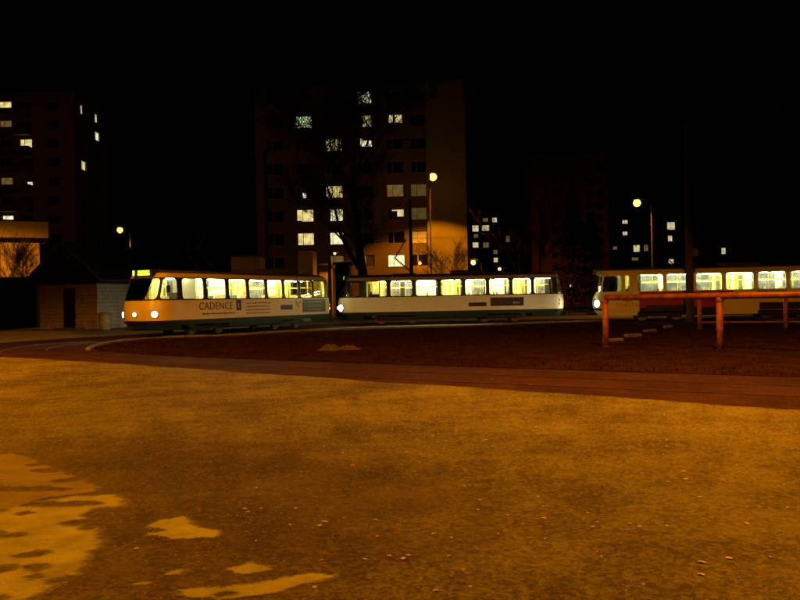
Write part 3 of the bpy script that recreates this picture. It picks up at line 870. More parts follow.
    # vent grille on the near side
    if sp['vent']:
        a, b, z0, z1 = sp['vent']; v = MB().box(a, b, -1.262, -1.235, z0, z1).build('vent_grille', 'ad_dark', root)
        lv = MB()
        for k in range(4):
            z = z0+(z1-z0)*(k+.5)/4; lv.box(a+.03, b-.03, -1.272, -1.258, z-.012, z+.012)
        lv.build('louvre', 'chassis', v)
    # roof gear: resistor box, pantograph
    MB().bevbox(7.2, 9.4, -0.55, 0.55, 3.06, 3.30, 0.05).build('resistor_box', 'tram_roof', root)
    px_ = 4.2; pg = MB()
    for s_ in (-0.5, 0.5):
        pg.tube([(px_-.7, s_, 3.12), (px_+.7, s_, 3.12)], 0.03, 5); pg.tube([(px_+.6, s_, 3.14), (px_-.55, s_*0.8, 4.15)], 0.03, 5); pg.tube([(px_-.55, s_*0.8, 4.15), (px_+.15, s_*1.0, 5.3)], 0.022, 5)
    pg.tube([(px_-.55, -.45, 4.15), (px_-.55, .45, 4.15)], 0.025, 5); pg.tube([(px_-.7, -.5, 3.12), (px_-.7, .5, 3.12)], 0.03, 5); pg.tube([(px_+.7, -.5, 3.12), (px_+.7, .5, 3.12)], 0.03, 5)
    pgo = pg.build('pantograph', 'rubber', root)
    MB().tube([(px_+.15, -.9, 5.2), (px_+.15, -.6, 5.32), (px_+.15, .6, 5.32), (px_+.15, .9, 5.2)], 0.025, 5).build('collector_strip', 'chassis', pgo)
    return root

def side_panel(root, name, x0, x1, z0, z1, m, y=-1.258):
    return MB().box(x0, x1, y, y+0.02, z0, z1).build(name, m, root)

near_w = [(1.66, 3.16), (3.30, 4.72), (4.88, 6.28), (6.42, 7.80), (7.92, 9.28), (9.40, 10.72), (10.84, 12.06), (12.16, 13.36)]
base = dict(L=14.2, prof=PROF_ROUND, near=near_w, far=[(4.88, 6.2), (9.30, 10.6), (10.75, 11.95), (3.45, 4.75)], doors=[(1.75, 3.2), (6.42, 8.0), (12.0, 13.3)], quarter=1.46,
            breaks=[], boxy=False, skirt='green', band='pillar', fascia='cream', mats={'side_panel': 'cream'}, side_part=lambda s, x: 'side_panel', skirt_part=lambda x: 'skirt', gasket='rubber', fargasket='lining', barmat='ceiling',
            film=(0,), yellowdoors=True, ntube=9, tube='tube', seed=1, cab=True, beam=260, tail='taillamp', display=True, vent=None,
            lights=[(-0.92, 'headlamp', 0.13), (0.0, 'headlamp_dim', 0.10), (0.92, 'headlamp', 0.13)])

# tram 1: nearest, front turned to the viewer
h = Vector((-0.48, -0.877)).normalized()
F1 = Vector((-11.88, 35.8))
ang1 = math.atan2(-h.y, -h.x)
s1 = dict(base); s1['vent'] = (9.05, 10.1, 1.10, 1.36)
s1.update(far=[(3.6, 4.5), (4.65, 6.0), (6.15, 7.6), (9.35, 10.7), (10.85, 11.9)], film=(1, 2, 4), doors=[(1.75, 3.2), (7.75, 9.2), (12.0, 13.3)])
tram1 = make_tram('cream tram nearest the hut, with three headlights lit and CADENCE lettering on its side', (F1.x, F1.y, 0.02), ang1, s1)
text_obj('advert_lettering', 'CADENCE', 0.50, 'ad_brown', tram1, (2.75, -1.256, 1.22), (R(90), 0, 0), spacing=1.08, sx=1.0)
pl = side_panel(tram1, 'advert_block', 5.42, 5.80, 1.14, 1.66, 'ad_dark')
text_obj('advert_mark', 'I', 0.34, 'cream', pl, (5.55, -1.262, 1.28), (R(90), 0, 0))
def word_lines(root, x0, x1, zs, hgt, m, seed, y=-1.260):
    r = random.Random(seed); mb = MB()
    for z in zs:
        x = x0
        while x < x1:
            w = r.uniform(0.05, 0.2)
            if x+w > x1: break
            mb.box(x, x+w, y, y+0.012, z, z+hgt); x += w+0.05
    o = mb.build('advert_small_print', m, root); o['kind'] = 'stuff'; return o
word_lines(tram1, 3.0, 5.4, [0.99], 0.06, 'ad_brown', 2)
word_lines(tram1, 6.2, 8.3, [0.95, 1.12, 1.29, 1.46], 0.05, 'ad_brown', 3)
ad = side_panel(tram1, 'dark_advert', 11.05, 13.35, 0.92, 1.64, 'ad_dark')
word_lines(ad, 11.6, 13.0, [1.02, 1.22, 1.46], 0.06, 'ad_mid', 4, -1.264)
sw = MB()
for k in range(14):
    r = random.Random(k); x = 10.25+r.random()*0.7; z = 0.95+r.random()*0.65; sw.box(x, x+r.uniform(.04, .16), -1.262, -1.25, z, z+r.uniform(.03, .12))
sw.build('advert_motif', 'ad_mid', tram1)['kind'] = 'stuff'

# tram 2: broadside in the middle
s2 = dict(base); s2.update(mats={'side_panel': 'white'}, seed=4, cab=False, vent=(8.15, 9.25, 1.02, 1.26), film=(2, 3, 5, 6), beam=160,
    far=[(3.3, 3.95), (4.25, 4.8), (4.95, 6.25), (7.95, 8.6), (8.65, 9.35), (9.45, 10.7), (12.15, 12.75), (12.8, 13.3)], doors=[(1.75, 3.2), (6.45, 7.85), (10.8, 12.05)],
    lights=[(-0.95, 'headlamp', 0.20), (0.0, 'headlamp_dim', 0.10), (0.95, 'headlamp', 0.20)])
tram2 = make_tram('white tram broadside in the middle, behind the first tram', (-3.92, 50.6, 0.02), R(0.0), s2)
ad = side_panel(tram2, 'dark_advert', 9.5, 11.55, 1.02, 1.54, 'ad_dark')
word_lines(ad, 9.7, 10.7, [1.22], 0.10, 'ad_brown', 8, -1.264)
word_lines(ad, 10.9, 11.4, [1.16], 0.10, 'ad_mid', 9, -1.264)

# tram 3: right, partly behind the red barrier
near3 = [(1.75, 2.05), (2.45, 3.95), (4.06, 5.55), (5.68, 7.16), (7.30, 8.86), (9.02, 10.58), (10.74, 12.3), (12.46, 13.6)]
def side3(s, x):
    if x < 2.55: return 'front_panel'
    if x < 6.9: return 'red_panel'
    return 'side_panel'
s3 = dict(base); s3.update(L=14.6, prof=PROF_BOX, near=near3, far=[(2.95, 4.0), (4.3, 5.6), (5.85, 7.1), (9.3, 10.65), (11.0, 12.35)], doors=[(1.75, 2.9), (7.2, 8.9), (12.4, 13.7)],
    breaks=[2.55, 6.9, 7.3], boxy=True, e=0.55, band='white', skirt='black_skirt', fascia='white', mats={'side_panel': 'cream', 'front_panel': 'white', 'red_panel': 'tram_red', 'front_skirt': 'white', 'rear_skirt': 'cream'}, side_part=side3, skirt_part=lambda x: 'front_skirt' if x < 2.55 else ('skirt' if x < 6.9 else 'rear_skirt'),
    gasket='white', tube='tube_cool', film=(), seed=9, cab=False, beam=160, display=False, lights=[(-0.95, 'headlamp', 0.20), (0.95, 'headlamp', 0.20)], quarter=1.62)
F3 = Vector((11.55, 48.0)); a3 = math.atan2(-0.172, 0.985)
tram3 = make_tram('boxy tram with a red side panel, partly behind the red barrier', (F3.x, F3.y, 0.02), a3, s3)
dg = MB(); dg.poly([(6.9, -1.256, 0.80), (6.9, -1.256, 1.68), (7.75, -1.256, 1.68)]).build('red_wedge', 'tram_red', tram3)
text_obj('advert_lettering', 'TOYOTA', 0.30, 'ad_red', tram3, (1.22, -1.256, 0.84), (R(90), 0, 0), spacing=1.05)
em = MB()
def ell(cx, cz, rx, rz, t):
    n = 28; a = [(cx+rx*math.cos(2*math.pi*i/n), cz+rz*math.sin(2*math.pi*i/n)) for i in range(n)]; b = [(cx+(rx-t)*math.cos(2*math.pi*i/n), cz+(rz-t)*math.sin(2*math.pi*i/n)) for i in range(n)]
    em.loft([[(x, -1.25, z) for x, z in a], [(x, -1.262, z) for x, z in a], [(x, -1.262, z) for x, z in b], [(x, -1.25, z) for x, z in b]], False, False)
ell(1.9, 1.28, 0.30, 0.15, 0.035); ell(1.9, 1.33, 0.19, 0.06, 0.03); ell(1.9, 1.28, 0.07, 0.14, 0.03)
em.build('advert_emblem', 'ad_dark', tram3)
dl = MB(); r = random.Random(2)
for x0, w in ((9.0, 0.34), (9.38, 0.20), (9.62, 0.30), (9.96, 0.24), (10.24, 0.36)): dl.box(x0, x0+w, -1.262, -1.248, 1.36+r.uniform(0, .05), 1.64)
dl.build('dark_advert', 'ad_dark', tram3)
for (a, b, z1) in ((2.9, 5.0, 0.92), (9.1, 11.5, 0.98)):
    MB().bevbox(a, b, -1.268, -1.22, 0.58, z1, 0.01).build('dark_panel', 'black_skirt', tram3)

# ------------------------------------------------------------------ street lamps
def street_lamp(base_xy, h, aim, label, power, arm=1.4, far=False, spot=150, blend=0.35, frac=0.97, group='sodium street lamps', bowl=0.21, scale=1.0):
    """base on the ground, head at height h out along aim (unit vector)"""
    ax = Vector((aim[0], aim[1], 0)).normalized()
    root = empty('street_lamp', (base_xy[0], base_xy[1], 0), math.atan2(ax.y, ax.x), label, 'street lamp', group)
    MB().tube([(0, 0, -0.05), (0, 0, 0.9), (0, 0, 0.95), (0, 0, h-0.2)], [0.13, 0.12, 0.085, 0.05], 10).build('pole', 'lamp_pole', root, smooth=True)
    MB().tube([(0, 0, h-0.25), (0.12, 0, h+0.05), (0.45, 0, h+0.22), (arm-0.3, 0, h+0.26)], 0.035, 8).build('arm', 'lamp_pole', root, smooth=True)
    hd = MB(); rings = []
    for x, w, z0, z1 in ((arm-0.42, .07, .20, .30), (arm-0.2, .13, .16, .36), (arm+0.15, .17, .14, .38), (arm+0.42, .12, .16, .33), (arm+0.5, .03, .2, .26)):
        rings.append([(x, -w, h+z0), (x, w, h+z0), (x, w*.7, h+z1), (x, -w*.7, h+z1)])
    hdo = hd.loft(rings).build('lamp_housing', 'lamp_head', root)
    bw = MB(); k = bowl
    bw.lathe([(k*max(0.04, math.sin(math.pi*i/10)), -k*0.85-k*math.cos(math.pi*i/10)) for i in range(11)], 18, (arm+0.12, 0, h+0.17)).build('lamp_bowl', 'sodium_far' if far else 'sodium', root, smooth=True)
    if power:
        l = bpy.data.lights.new('lamp_light', 'SPOT'); l.energy = power*frac; l.color = SODIUM; l.spot_size = R(spot); l.spot_blend = blend; l.shadow_soft_size = 0.12
        o = bpy.data.objects.new('lamp_light', l); col.objects.link(o); o.parent = root; o.location = (arm+0.12, 0, h+0.17-k*1.95)
        l2 = bpy.data.lights.new('lamp_glow', 'POINT'); l2.energy = power*(1-frac); l2.color = SODIUM; l2.shadow_soft_size = 0.15
        o2 = bpy.data.objects.new('lamp_glow', l2); col.objects.link(o2); o2.parent = root; o2.location = (arm+0.12, 0, h+0.17-k*2.0-0.1)
    return root

def lamp_at(px, py, d, aim, label, power, **kw):
    """lamp whose bowl shows at photo pixel (px, py) when it stands at depth d"""
    p = P(px, py, d); arm = kw.get('arm', 1.4); a = Vector((aim[0], aim[1])).normalized()
    b = (p.x-a.x*(arm+.12), p.y-a.y*(arm+.12))
    return street_lamp(b, p.z-0.17+0.85*kw.get('bowl', .21), aim, label, power, **kw)

# lamps standing at the lot, out of the frame; the flare at the photo's upper left comes from the first
street_lamp((-17.5, 18.0), 9.8, (1, 0.05), 'street lamp at the left edge of the asphalt lot', 16500, spot=160, blend=0.25, frac=1.0)
street_lamp((9.6, 13.0), 11.2, (-1, 0.05), 'street lamp at the right edge of the asphalt lot', 14200, arm=3.4, spot=161, blend=0.15, frac=1.0)
lamp_at(433, 177, 88, (0.3, 1), 'bright sodium street lamp against the lit end wall of the central tower block', 8200, spot=120, blend=0.3, frac=0.997, bowl=0.42)
lamp_at(637, 203, 70, (-1, -0.4), 'sodium street lamp above the right-hand tram', 3200, bowl=0.32)
lamp_at(120, 230, 75, (-0.3, -1), 'sodium street lamp behind the hut roof', 4200, bowl=0.26)
lamp_at(473.3, 262.5, 90, (-1, 0.3), 'low sodium lamp right of the central tower block', 500, bowl=0.27, arm=0.8)
lamp_at(499.6, 269, 130, (-1, -0.3), 'tiny far sodium lamp below the distant lit windows', 0, far=True, bowl=0.26, arm=0.8)
lamp_at(571, 286, 138, (0.2, 1), 'added low lamp behind the conifers, between the middle and right-hand trams, to light the reddish tower block', 450, arm=0.6, frac=0.3, bowl=0.2)  # added lamp, hidden from view, brightens the reddish tower block
street_lamp((-45.0, 80.0), 13.5, (-0.6, 1), 'street lamp beside the low pale building at far left', 17000, spot=165)

# ------------------------------------------------------------------ buildings
def block(label, corner, width, depth, floors, fh, z0, cols, wsize, lit, wallm, ang=0.0, blank=(), side=None, top=1.0, name='tower_block', name_group=None):
    """tower of flats: front facade in the local xz plane facing -y, window openings cut through it"""
    root = empty(name, (corner[0], corner[1], 0), ang, label, 'building', name_group)
    W2, HH = wsize[0]/2, wsize[1]
    height = z0 + floors*fh + top
    def facade(nm, width, cols, place, mname, rows):
        mb = MB(); xs = [0]; T = 0.25
        def add(x0, x1, a, b): place(mb, x0, x1, a, b)
        prev = 0
        for c in cols:
            add(prev, c-W2, 0, height); prev = c+W2
            zc = 0
            for f in rows:
                zb = z0+f*fh+0.85
                add(c-W2, c+W2, zc, zb); zc = zb+HH
            add(c-W2, c+W2, zc, height)
        add(prev, width, 0, height)
        return mb.build(nm, mname, root)
    def pf(mb, x0, x1, a, b): mb.box(x0, x1, 0, 0.28, a, b)
    facade('front_wall', width, cols, pf, wallm, range(floors))
    sc_ = side['cols'] if side else []
    def psd(mb, x0, x1, a, b): mb.box(width-0.28, width, 0.283+x0*(depth-0.283)/depth, 0.283+x1*(depth-0.283)/depth, a, b)
    facade('side_wall', depth, sc_, psd, wallm, range(floors))
    MB().box(0, 0.28, 0.283, depth, 0, height).box(0.283, width-0.283, depth-0.28, depth, 0, height).build('rear_wall', wallm, root)
    MB().box(-0.15, width+0.15, -0.15, depth+0.15, height+0.002, height+0.3).build('roof', 'roofing', root)
    MB().box(0.3, width-0.3, 0.9, 1.0, 0, height-0.1).box(width-1.0, width-0.9, 1.0, depth-.3, 0, height-.1).build('inner_wall', 'hut_board', root)
    # storey bands
    fr = MB(); n = 0
    w = wsize[0]; fr.box(-w/2, w/2, 0.14, 0.20, 0, 0.07); fr.box(-w/2, w/2, 0.14, 0.20, HH-0.07, HH); fr.box(-w/2, -w/2+0.07, 0.14, 0.20, 0.07, HH-0.07); fr.box(w/2-0.07, w/2, 0.14, 0.20, 0.07, HH-0.07)
    fr.box(-w*0.14-0.04, -w*0.14+0.04, 0.14, 0.20, 0.07, HH-0.07)
    sill = MB().box(-w/2, w/2, -0.06, 0.13, 0.004, 0.05)
    pane = MB().quad((-w/2+.05, 0.17, .05), (w/2-.05, 0.17, .05), (w/2-.05, 0.17, HH-.05), (-w/2+.05, 0.17, HH-.05))
    fm = sm = pm = None
    def put(mesh, nm, m, par, loc=None, rz=0):
        o = bpy.data.objects.new(nm, mesh); col.objects.link(o); o.parent = par
        if loc: o.location = loc; o.rotation_euler = (0, 0, rz)
        if m: o.material_slots[0].link = 'OBJECT'; o.material_slots[0].material = M[m]
        return o
    fo = fr.build('tmp', 'frame'); so = sill.build('tmp', 'frame'); po = pane.build('tmp', 'darkpane')
    fmesh, smesh_, pmesh = fo.data, so.data, po.data
    for o in (fo, so, po): bpy.data.objects.remove(o)
    fmesh.name = 'window'; smesh_.name = 'sill'; pmesh.name = 'pane'
    def win(x, y, z, rz, spec):
        f = put(fmesh, 'window', None, root, (x, y, z), rz)
        put(smesh_, 'sill', None, f)
        m = 'darkpane'; cut = None
        if spec: m = spec[0]; cut = spec[1] if len(spec) > 1 else None
        put(pmesh, 'pane', m, f)
        if cut:      # drawn curtains: rectangles covering fractions of the opening
            cb = MB()
            for (a, b, c, d) in cut:
                n = max(3, int((b-a)*w/0.09)); top_, bot = [], []
                for k in range(n+1):
                    xx = -w/2+w*(a+(b-a)*k/n); yy = 0.15 + 0.012*(k % 2)
                    top_.append((xx, yy, HH*d)); bot.append((xx, yy, HH*c))
                for k in range(n): cb.quad(bot[k], bot[k+1], top_[k+1], top_[k])
            cb.build('curtain', 'curtain', f)
    for ci, c in enumerate(cols):
        for f in range(floors):
            win(c, 0, z0+f*fh+0.85, 0, lit.get((ci, f)))
    if side:
        for ci, c in enumerate(sc_):
            for f in range(floors):
                win(width, 0.283+c*(depth-0.283)/depth, z0+f*fh+0.85, R(90), side['lit'].get((ci, f)))
    return root, height

D = 95.0
k = D/800
# central block: photo columns 275,304,334,364,394,421; storeys 23.5 px apart
xl = P(256, 180, D).x; FHC = 23.4*k
zc_low = P(340, 262, D).z                # centre of the lowest window row
z0c = zc_low - 0.85 - 0.72
def cx(px): return P(px, 180, D).x - xl
colsC = [cx(275), cx(304.5), cx(334), cx(364.5), cx(395), cx(419)]
litC = {(1, 6): ('lit_green',), (2, 5): ('lit_warm', [(0.0, 0.06, 0.0, 1.0)]), (3, 7): ('lit_white', [(0.0, 0.18, 0, 1)]), (3, 6): ('lit_yellow', [(0, 0.42, 0, 1)]), (3, 5): ('lit_white', [(0, 1, 0, 0.35), (0, .3, .35, 1), (0.4, 1, 0.82, 1)]),
        (4, 6): ('lit_warm', [(0, 0.2, 0, 1), (0.2, 1, 0, 0.35), (.45, .55, .3, 1)]), (2, 3): ('lit_warm',), (1, 3): ('lit_white', [(0, 0.36, 0, 1), (.58, 1, 0, 1), (.36, .58, .45, 1)]), (1, 2): ('lit_warm', [(0.0, 0.30, 0, 0.12)]), (2, 2): ('lit_white', [(0, 0.25, 0, 1)]),
        (1, 1): ('lit_warm', [(0.0, 0.06, 0, 1)]), (2, 1): ('lit_white', [(0, 0.16, 0, 1)]), (4, 3): ('lit_dim',), (4, 2): ('lit_yellow', [(0, .3, 0, 1), (0.3, 1, 0, 0.3), (.3, 0.6, .3, .75), (0.3, 1, .85, 1)]), (4, 0): ('lit_white',),
        (5, 3): ('lit_olive',), (5, 2): ('lit_olive',), (5, 1): ('lit_olive',), (4, 4): None, (2, 0): ('lit_dim',), (3, 0): ('lit_dim', [(.5, 1, 0, 1)])}
blk, hC = block('tall panel block of flats in the centre, many windows lit, behind the bare tree', (xl, D), cx(426), 14.0, 8, FHC, z0c, colsC, (17*k, 12.5*k), litC, 'concrete', top=0.2)
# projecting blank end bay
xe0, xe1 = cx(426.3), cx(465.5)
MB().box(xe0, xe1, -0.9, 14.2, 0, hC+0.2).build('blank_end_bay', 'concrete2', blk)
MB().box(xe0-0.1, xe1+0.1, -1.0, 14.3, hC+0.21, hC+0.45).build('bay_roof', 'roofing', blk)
# entrance lamp
p = P(420, 263, D-0.2)
el = empty('wall_lamp', (p.x, D-0.02, p.z), 0, 'small orange wall lamp at the foot of the central tower block', 'wall lamp')
MB().box(-0.1, 0.1, -0.1, 0.0, -0.1, 0.25).build('bracket', 'galv', el); MB().lathe([(0.03, -0.2), (0.14, -0.12), (0.16, 0.0), (0.05, 0.1)], 12, (0, -0.22, 0)).build('globe', 'sodium_far', el, smooth=True)
l = bpy.data.lights.new('lamp_glow', 'POINT'); l.energy = 60; l.color = SODIUM; l.shadow_soft_size = 0.12
lo = bpy.data.objects.new('lamp_glow', l); col.objects.link(lo); lo.parent = el; lo.location = (0, -0.6, 0)

# left block
D2 = 118.0; k2 = D2/800
xl2 = P(-60, 200, D2).x; FHL = 19.0*k2
def cx2(px): return P(px, 200, D2).x - xl2
zl = P(30, 220, D2).z - 0.85 - 0.7
nl = 7
litL = {(2, 6): ('lit_warm', [(.7, 1, 0, .3)]), (2, 5): ('lit_dim',), (3, 4): ('lit_yellow',), (3, 2): ('lit_yellow', [(0, .55, 0, 1), (.55, 1, .5, 1)]), (2, 2): ('lit_dim',), (2, 0): ('lit_white', [(0, .12, 0, 1)]), (2, 3): None, (1, 6): ('lit_dim',)}
zbase = zl - 3*FHL
litL = {(c, f+3): v for (c, f), v in litL.items()}
xw = cx2(75.5)
sideL = dict(cols=[3.2, 9.0], lit={(0, 9): ('lit_yellow', [(.5, 1, 0, 1)]), (1, 9): ('lit_warm', [(.6, 1, 0, 1)]), (1, 8): ('lit_green',), (0, 6): ('lit_yellow',)})
blkL, hL = block('tower block with stacked balconies at the left edge of the picture', (xl2, D2), xw, 14.0, 10, FHL, zbase, [cx2(-42), cx2(-18), cx2(7), cx2(27), cx2(54)], (12.0*k2, 9.8*k2), litL, 'brown_render', side=sideL, top=0.8)
for f in range(2, 10):
    for (a, b) in ((-50, -6), (-1, 33)):
        x0, x1 = cx2(a), cx2(b); z = zbase+f*FHL
        bal = MB(); bal.box(x0, x1, -1.3, -0.003, z-0.05, z+0.12).build('balcony', 'balcony', blkL)
        n = 6
        for i in range(n):
            w = (x1-x0)/n; MB().box(x0+i*w+.03, x0+(i+1)*w-.03, -1.3, -1.24, z+0.18, z+1.02).build('balcony_panel', 'balcony', blkL.children[-1] if False else bal_o) if False else None
        pn = MB().box(x0, x1, -1.34, -1.28, z+0.125, z+1.05); pn.box(x0, x0+.06, -1.277, -0.003, z+0.125, z+1.05); pn.box(x1-.06, x1, -1.277, -.003, z+.125, z+1.05)
        pn.build('balcony_railing', 'balcony', blkL)

# low pale building at the left edge, lit by its street lamp
p0 = P(-70, 240, 96); p1 = P(47.5, 240, 96)
zt = P(25, 222.5, 96).z; zg0 = P(25, 238.5, 96).z; zg1 = P(25, 243.5, 96).z; zb = P(25, 276, 96).z
ang_lb = R(24)
lb = empty('low_building', (p1.x-(p1.x-p0.x)*math.cos(ang_lb), 96-(p1.x-p0.x)*math.sin(ang_lb), 0), ang_lb, 'low pale building with a brightly lit wall at the left edge', 'building')
w = p1.x-p0.x
MB().box(0, w, 0.0, 10, zg1, zg1+0.001+(zg0-zg1)).build('window_strip', 'darkpane', lb)
MB().box(-0.1, w+0.12, -0.14, 10.1, zg0+0.002, zt).build('parapet', 'plaster', lb)
MB().box(0, w-0.9, -0.1, 9.9, 0, zg1-0.002).build('wall', 'plaster', lb)
MB().box(-0.2, w+0.2, -0.2, 10.2, zt+0.002, zt+0.2).build('roof', 'roofing', lb)
for i in range(9):
    x = 0.6+i*(w-1.5)/9
    MB().box(x-.05, x+.05, -0.13, -0.101, 0.1, zg1-0.1).build('wall_batten', 'barge', lb)

# building seen between the trees, right of centre
def simple_block(label, x0px, x1px, toppx, d, wins, wm, wallm='brown_render', grid=None, depth=12, group=None, name='tower_block'):
    a = P(x0px, toppx, d); b = P(x1px, toppx, d)
    r = empty(name, (a.x, d, 0), 0, label, 'building', group)
    W = b.x-a.x; hgt = (a.z+b.z)/2
    MB().box(0, W, 0, depth, 0, hgt).build('wall', wallm, r)
    MB().box(-0.1, W+0.1, -0.1, depth+0.1, hgt+.002, hgt+.3).build('roof', 'roofing', r)
    for (px, py, wpx, hpx, m) in wins:
        p = P(px, py, d); hw = wpx*d/1600; hh = hpx*d/1600
        f = MB(); x, z = p.x-a.x, p.z
        f.box(x-hw-.08, x+hw+.08, -.06, -.003, z-hh-.08, z-hh).box(x-hw-.08, x+hw+.08, -.06, -.003, z+hh, z+hh+.08).box(x-hw-.08, x-hw, -.06, -.003, z-hh, z+hh).box(x+hw, x+hw+.08, -.06, -.003, z-hh, z+hh).box(x-.03-hw*.2, x+.03-hw*.2, -.06, -.003, z-hh, z+hh)
        fo = f.build('window', 'frame', r)
        MB().quad((x-hw, -.012, z-hh), (x+hw, -.012, z-hh), (x+hw, -.012, z+hh), (x-hw, -.012, z+hh)).build('pane', m, fo)
    return r
gw = []
for iy in range(9):
    for px in (555, 572, 589, 600): gw.append((px, 168+iy*12.5, 6, 6, 'darkpane'))
simple_block('dim reddish tower block half hidden by bare trees right of centre', 530, 607, 154, 150, gw, None, 'red_render')
far_w = [(475.4, 228.5, 6, 6, 'lit_far'), (485.5, 228, 7, 5.5, 'lit_far'), (485.5, 220, 5, 3.5, 'lit_dim'), (494.5, 220, 4.5, 4.5, 'lit_far'), (476, 236, 4, 3.5, 'lit_dim'), (475.5, 245, 5.5, 5, 'lit_far'),
         (486, 245, 5.5, 5, 'lit_dim'), (495.5, 252, 4, 4, 'lit_dim'), (495.7, 260, 4, 4.5, 'lit_far'), (508, 239, 4, 6, 'lit_dim'), (494.5, 236, 4, 4, 'darkpane'), (494.5, 245, 4, 4, 'darkpane')]
simple_block('distant dark block with a cluster of small lit windows, right of the central tower block', 468, 516, 205, 260, far_w, None)
far2 = [(625, 222, 5, 3.5, 'lit_far'), (625, 233.5, 4.5, 3.5, 'lit_far'), (671, 226, 7.5, 7.5, 'lit_far'), (670, 238.5, 4, 5.5, 'lit_far'), (636.5, 248.5, 6, 6.5, 'lit_far'), (615, 248, 4, 3, 'lit_dim'), (671, 261.5, 5, 4.5, 'lit_far'), (646, 248, 4, 6, 'lit_dim'), (635, 259, 6, 3, 'lit_dim'), (650, 226, 5, 5, 'darkpane'), (650, 238, 5, 5, 'darkpane')]
simple_block('distant dark block behind the right-hand street lamp with scattered lit windows', 609, 681, 212, 190, far2, None)
simple_block('low far house with one lit window at the right', 700, 760, 238, 170, [(723.4, 251, 4, 6, 'lit_far'), (742, 252, 5, 6, 'darkpane')], None, name='far_house')
# low sheds between the trams and the central block
def shed(label, x0, x1, ytop, d, wallm, roofm='roofing', depth=4.0, extra=None):
    a = P(x0, ytop, d); b = P(x1, ytop, d); W = b.x-a.x; hz = (a.z+b.z)/2
    r = empty('shed', (a.x, d, 0), 0, label, 'shed')
    MB().box(0, W, 0, depth, 0, hz-.15).build('wall', wallm, r)
    MB().loft([[(-.2, -.25, hz-.148), (W+.2, -.25, hz-.148), (W+.2, depth+.2, hz-.148), (-.2, depth+.2, hz-.148)], [(-.2, -.25, hz-.02), (W+.2, -.25, hz-.02), (W+.2, depth+.2, hz+.25), (-.2, depth+.2, hz+.25)]]).build('roof', roofm, r)
    MB().box(W*.55, W*.78, -.04, -.003, 0, min(2.1, hz-.4)).build('door', 'door_dark', r)
    return r
shed('small lit kiosk wall above the first tram, in front of the central tower block', 298, 312.5, 249, 84, 'plaster')
shed('low garage with orange-lit front above the first tram at left', 231, 259, 255, 84, 'plaster')
shed('small lit shed beside the pole above the gap between two trams', 319, 329, 264, 80, 'plaster')
shed('dark flat-roofed shed at the left edge, left of the hut', -60, 36, 277.5, 60, 'hut_board', depth=6)
shed('dark box-shaped shed above the front of the middle tram', 335, 349, 262, 74, 'hut_board')
p = P(312.5, 262, 80)
street_lamp((p.x+3.2, 79), 6.2, (-1, 0.5), 'low street lamp in front of the sheds before the central tower block', 900, arm=0.9, spot=160, group=None, bowl=0.12)

# ------------------------------------------------------------------ hut with gable roof, left
gd = Vector((0.94, -0.342)).normalized()
cr = P(97, 300, 52)
Wg = 4.75; Ls_ = 9.0
ang = math.atan2(gd.y, gd.x)
o_ = Vector((cr.x, 52)) - gd*Wg
hut = empty('hut', (o_.x, o_.y, 0), ang, 'small block-walled hut with a dark gable roof, left of the first tram', 'hut')
HW = 3.05; HE = 3.75; HA = 5.75
core = MB(); core.box(0.03, Wg-0.03, 0.03, Ls_-.03, 0, HW-0.01).build('mortar_core', 'mortar', hut)
def blocks(face):
    bl = MB(); r = random.Random(5 if face == 'g' else 6); bw, bh = 0.40, 0.245; n = 0; z = 0.02; row = 0
    L_ = Wg if face == 'g' else Ls_-0.03
    while z+bh <= HW+0.02:
        x = -(bw/2 if row % 2 else 0)
        while x < L_:
            a, b = max(x+.012, 0.0), min(x+bw-.012, L_)
            if b-a > 0.05:
                z1 = min(z+bh-.018, HW)
                if face == 'g' and a < 2.97 and b > 1.98 and z < 2.50:
                    if a < 1.98: b = min(b, 1.98)
                    elif b > 2.97: a = max(a, 2.97)
                    else: x += bw; continue
                if b-a < .04: x += bw; continue
                pr_ = r.uniform(0, .008)
                if face == 'g': bl.box(a, b, -pr_, 0.05, z, z1)
                else: bl.box(Wg-0.05, Wg+pr_, a+.03, b+.03, z, z1)
            x += bw
        z += bh; row += 1
    o = bl.build('wall_blocks', 'block' if face == 'g' else 'block_lit', hut); o['kind'] = 'stuff'
blocks('g'); blocks('s')
MB().box(1.99, 2.96, -0.01, 0.04, 0.06, 2.48).build('door', 'door_dark', hut)
dh = hut.children[-1]; MB().tube([(2.85, -0.03, 1.15), (2.75, -0.03, 1.15)], 0.015, 6).build('door_handle', 'galv', dh)
MB().box(1.85, 3.8, -0.75, -0.06, 0.0, 0.12).build('door_step', 'kerb', hut)
gb = MB(); gb.loft([[(-.12, -.06, HW), (Wg+.12, -.06, HW), (Wg+.12, -.06, HE), (Wg/2, -.06, HA-.12), (-.12, -.06, HE)], [(-.12, .05, HW), (Wg+.12, .05, HW), (Wg+.12, .05, HE), (Wg/2, .05, HA-.12), (-.12, .05, HE)]])
gb.build('gable_boarding', 'hut_board', hut)
for i in range(14):
    x = 0.05+i*(Wg-.1)/14
    zt_ = HE + (HA-.14-HE)*(1-abs(x+.16-Wg/2)/(Wg/2+.12)) - .08
    MB().box(x, x+.30, -0.078, -0.061, HW+.02, zt_).build('gable_plank', 'hut_board', hut)
ov = 0.75
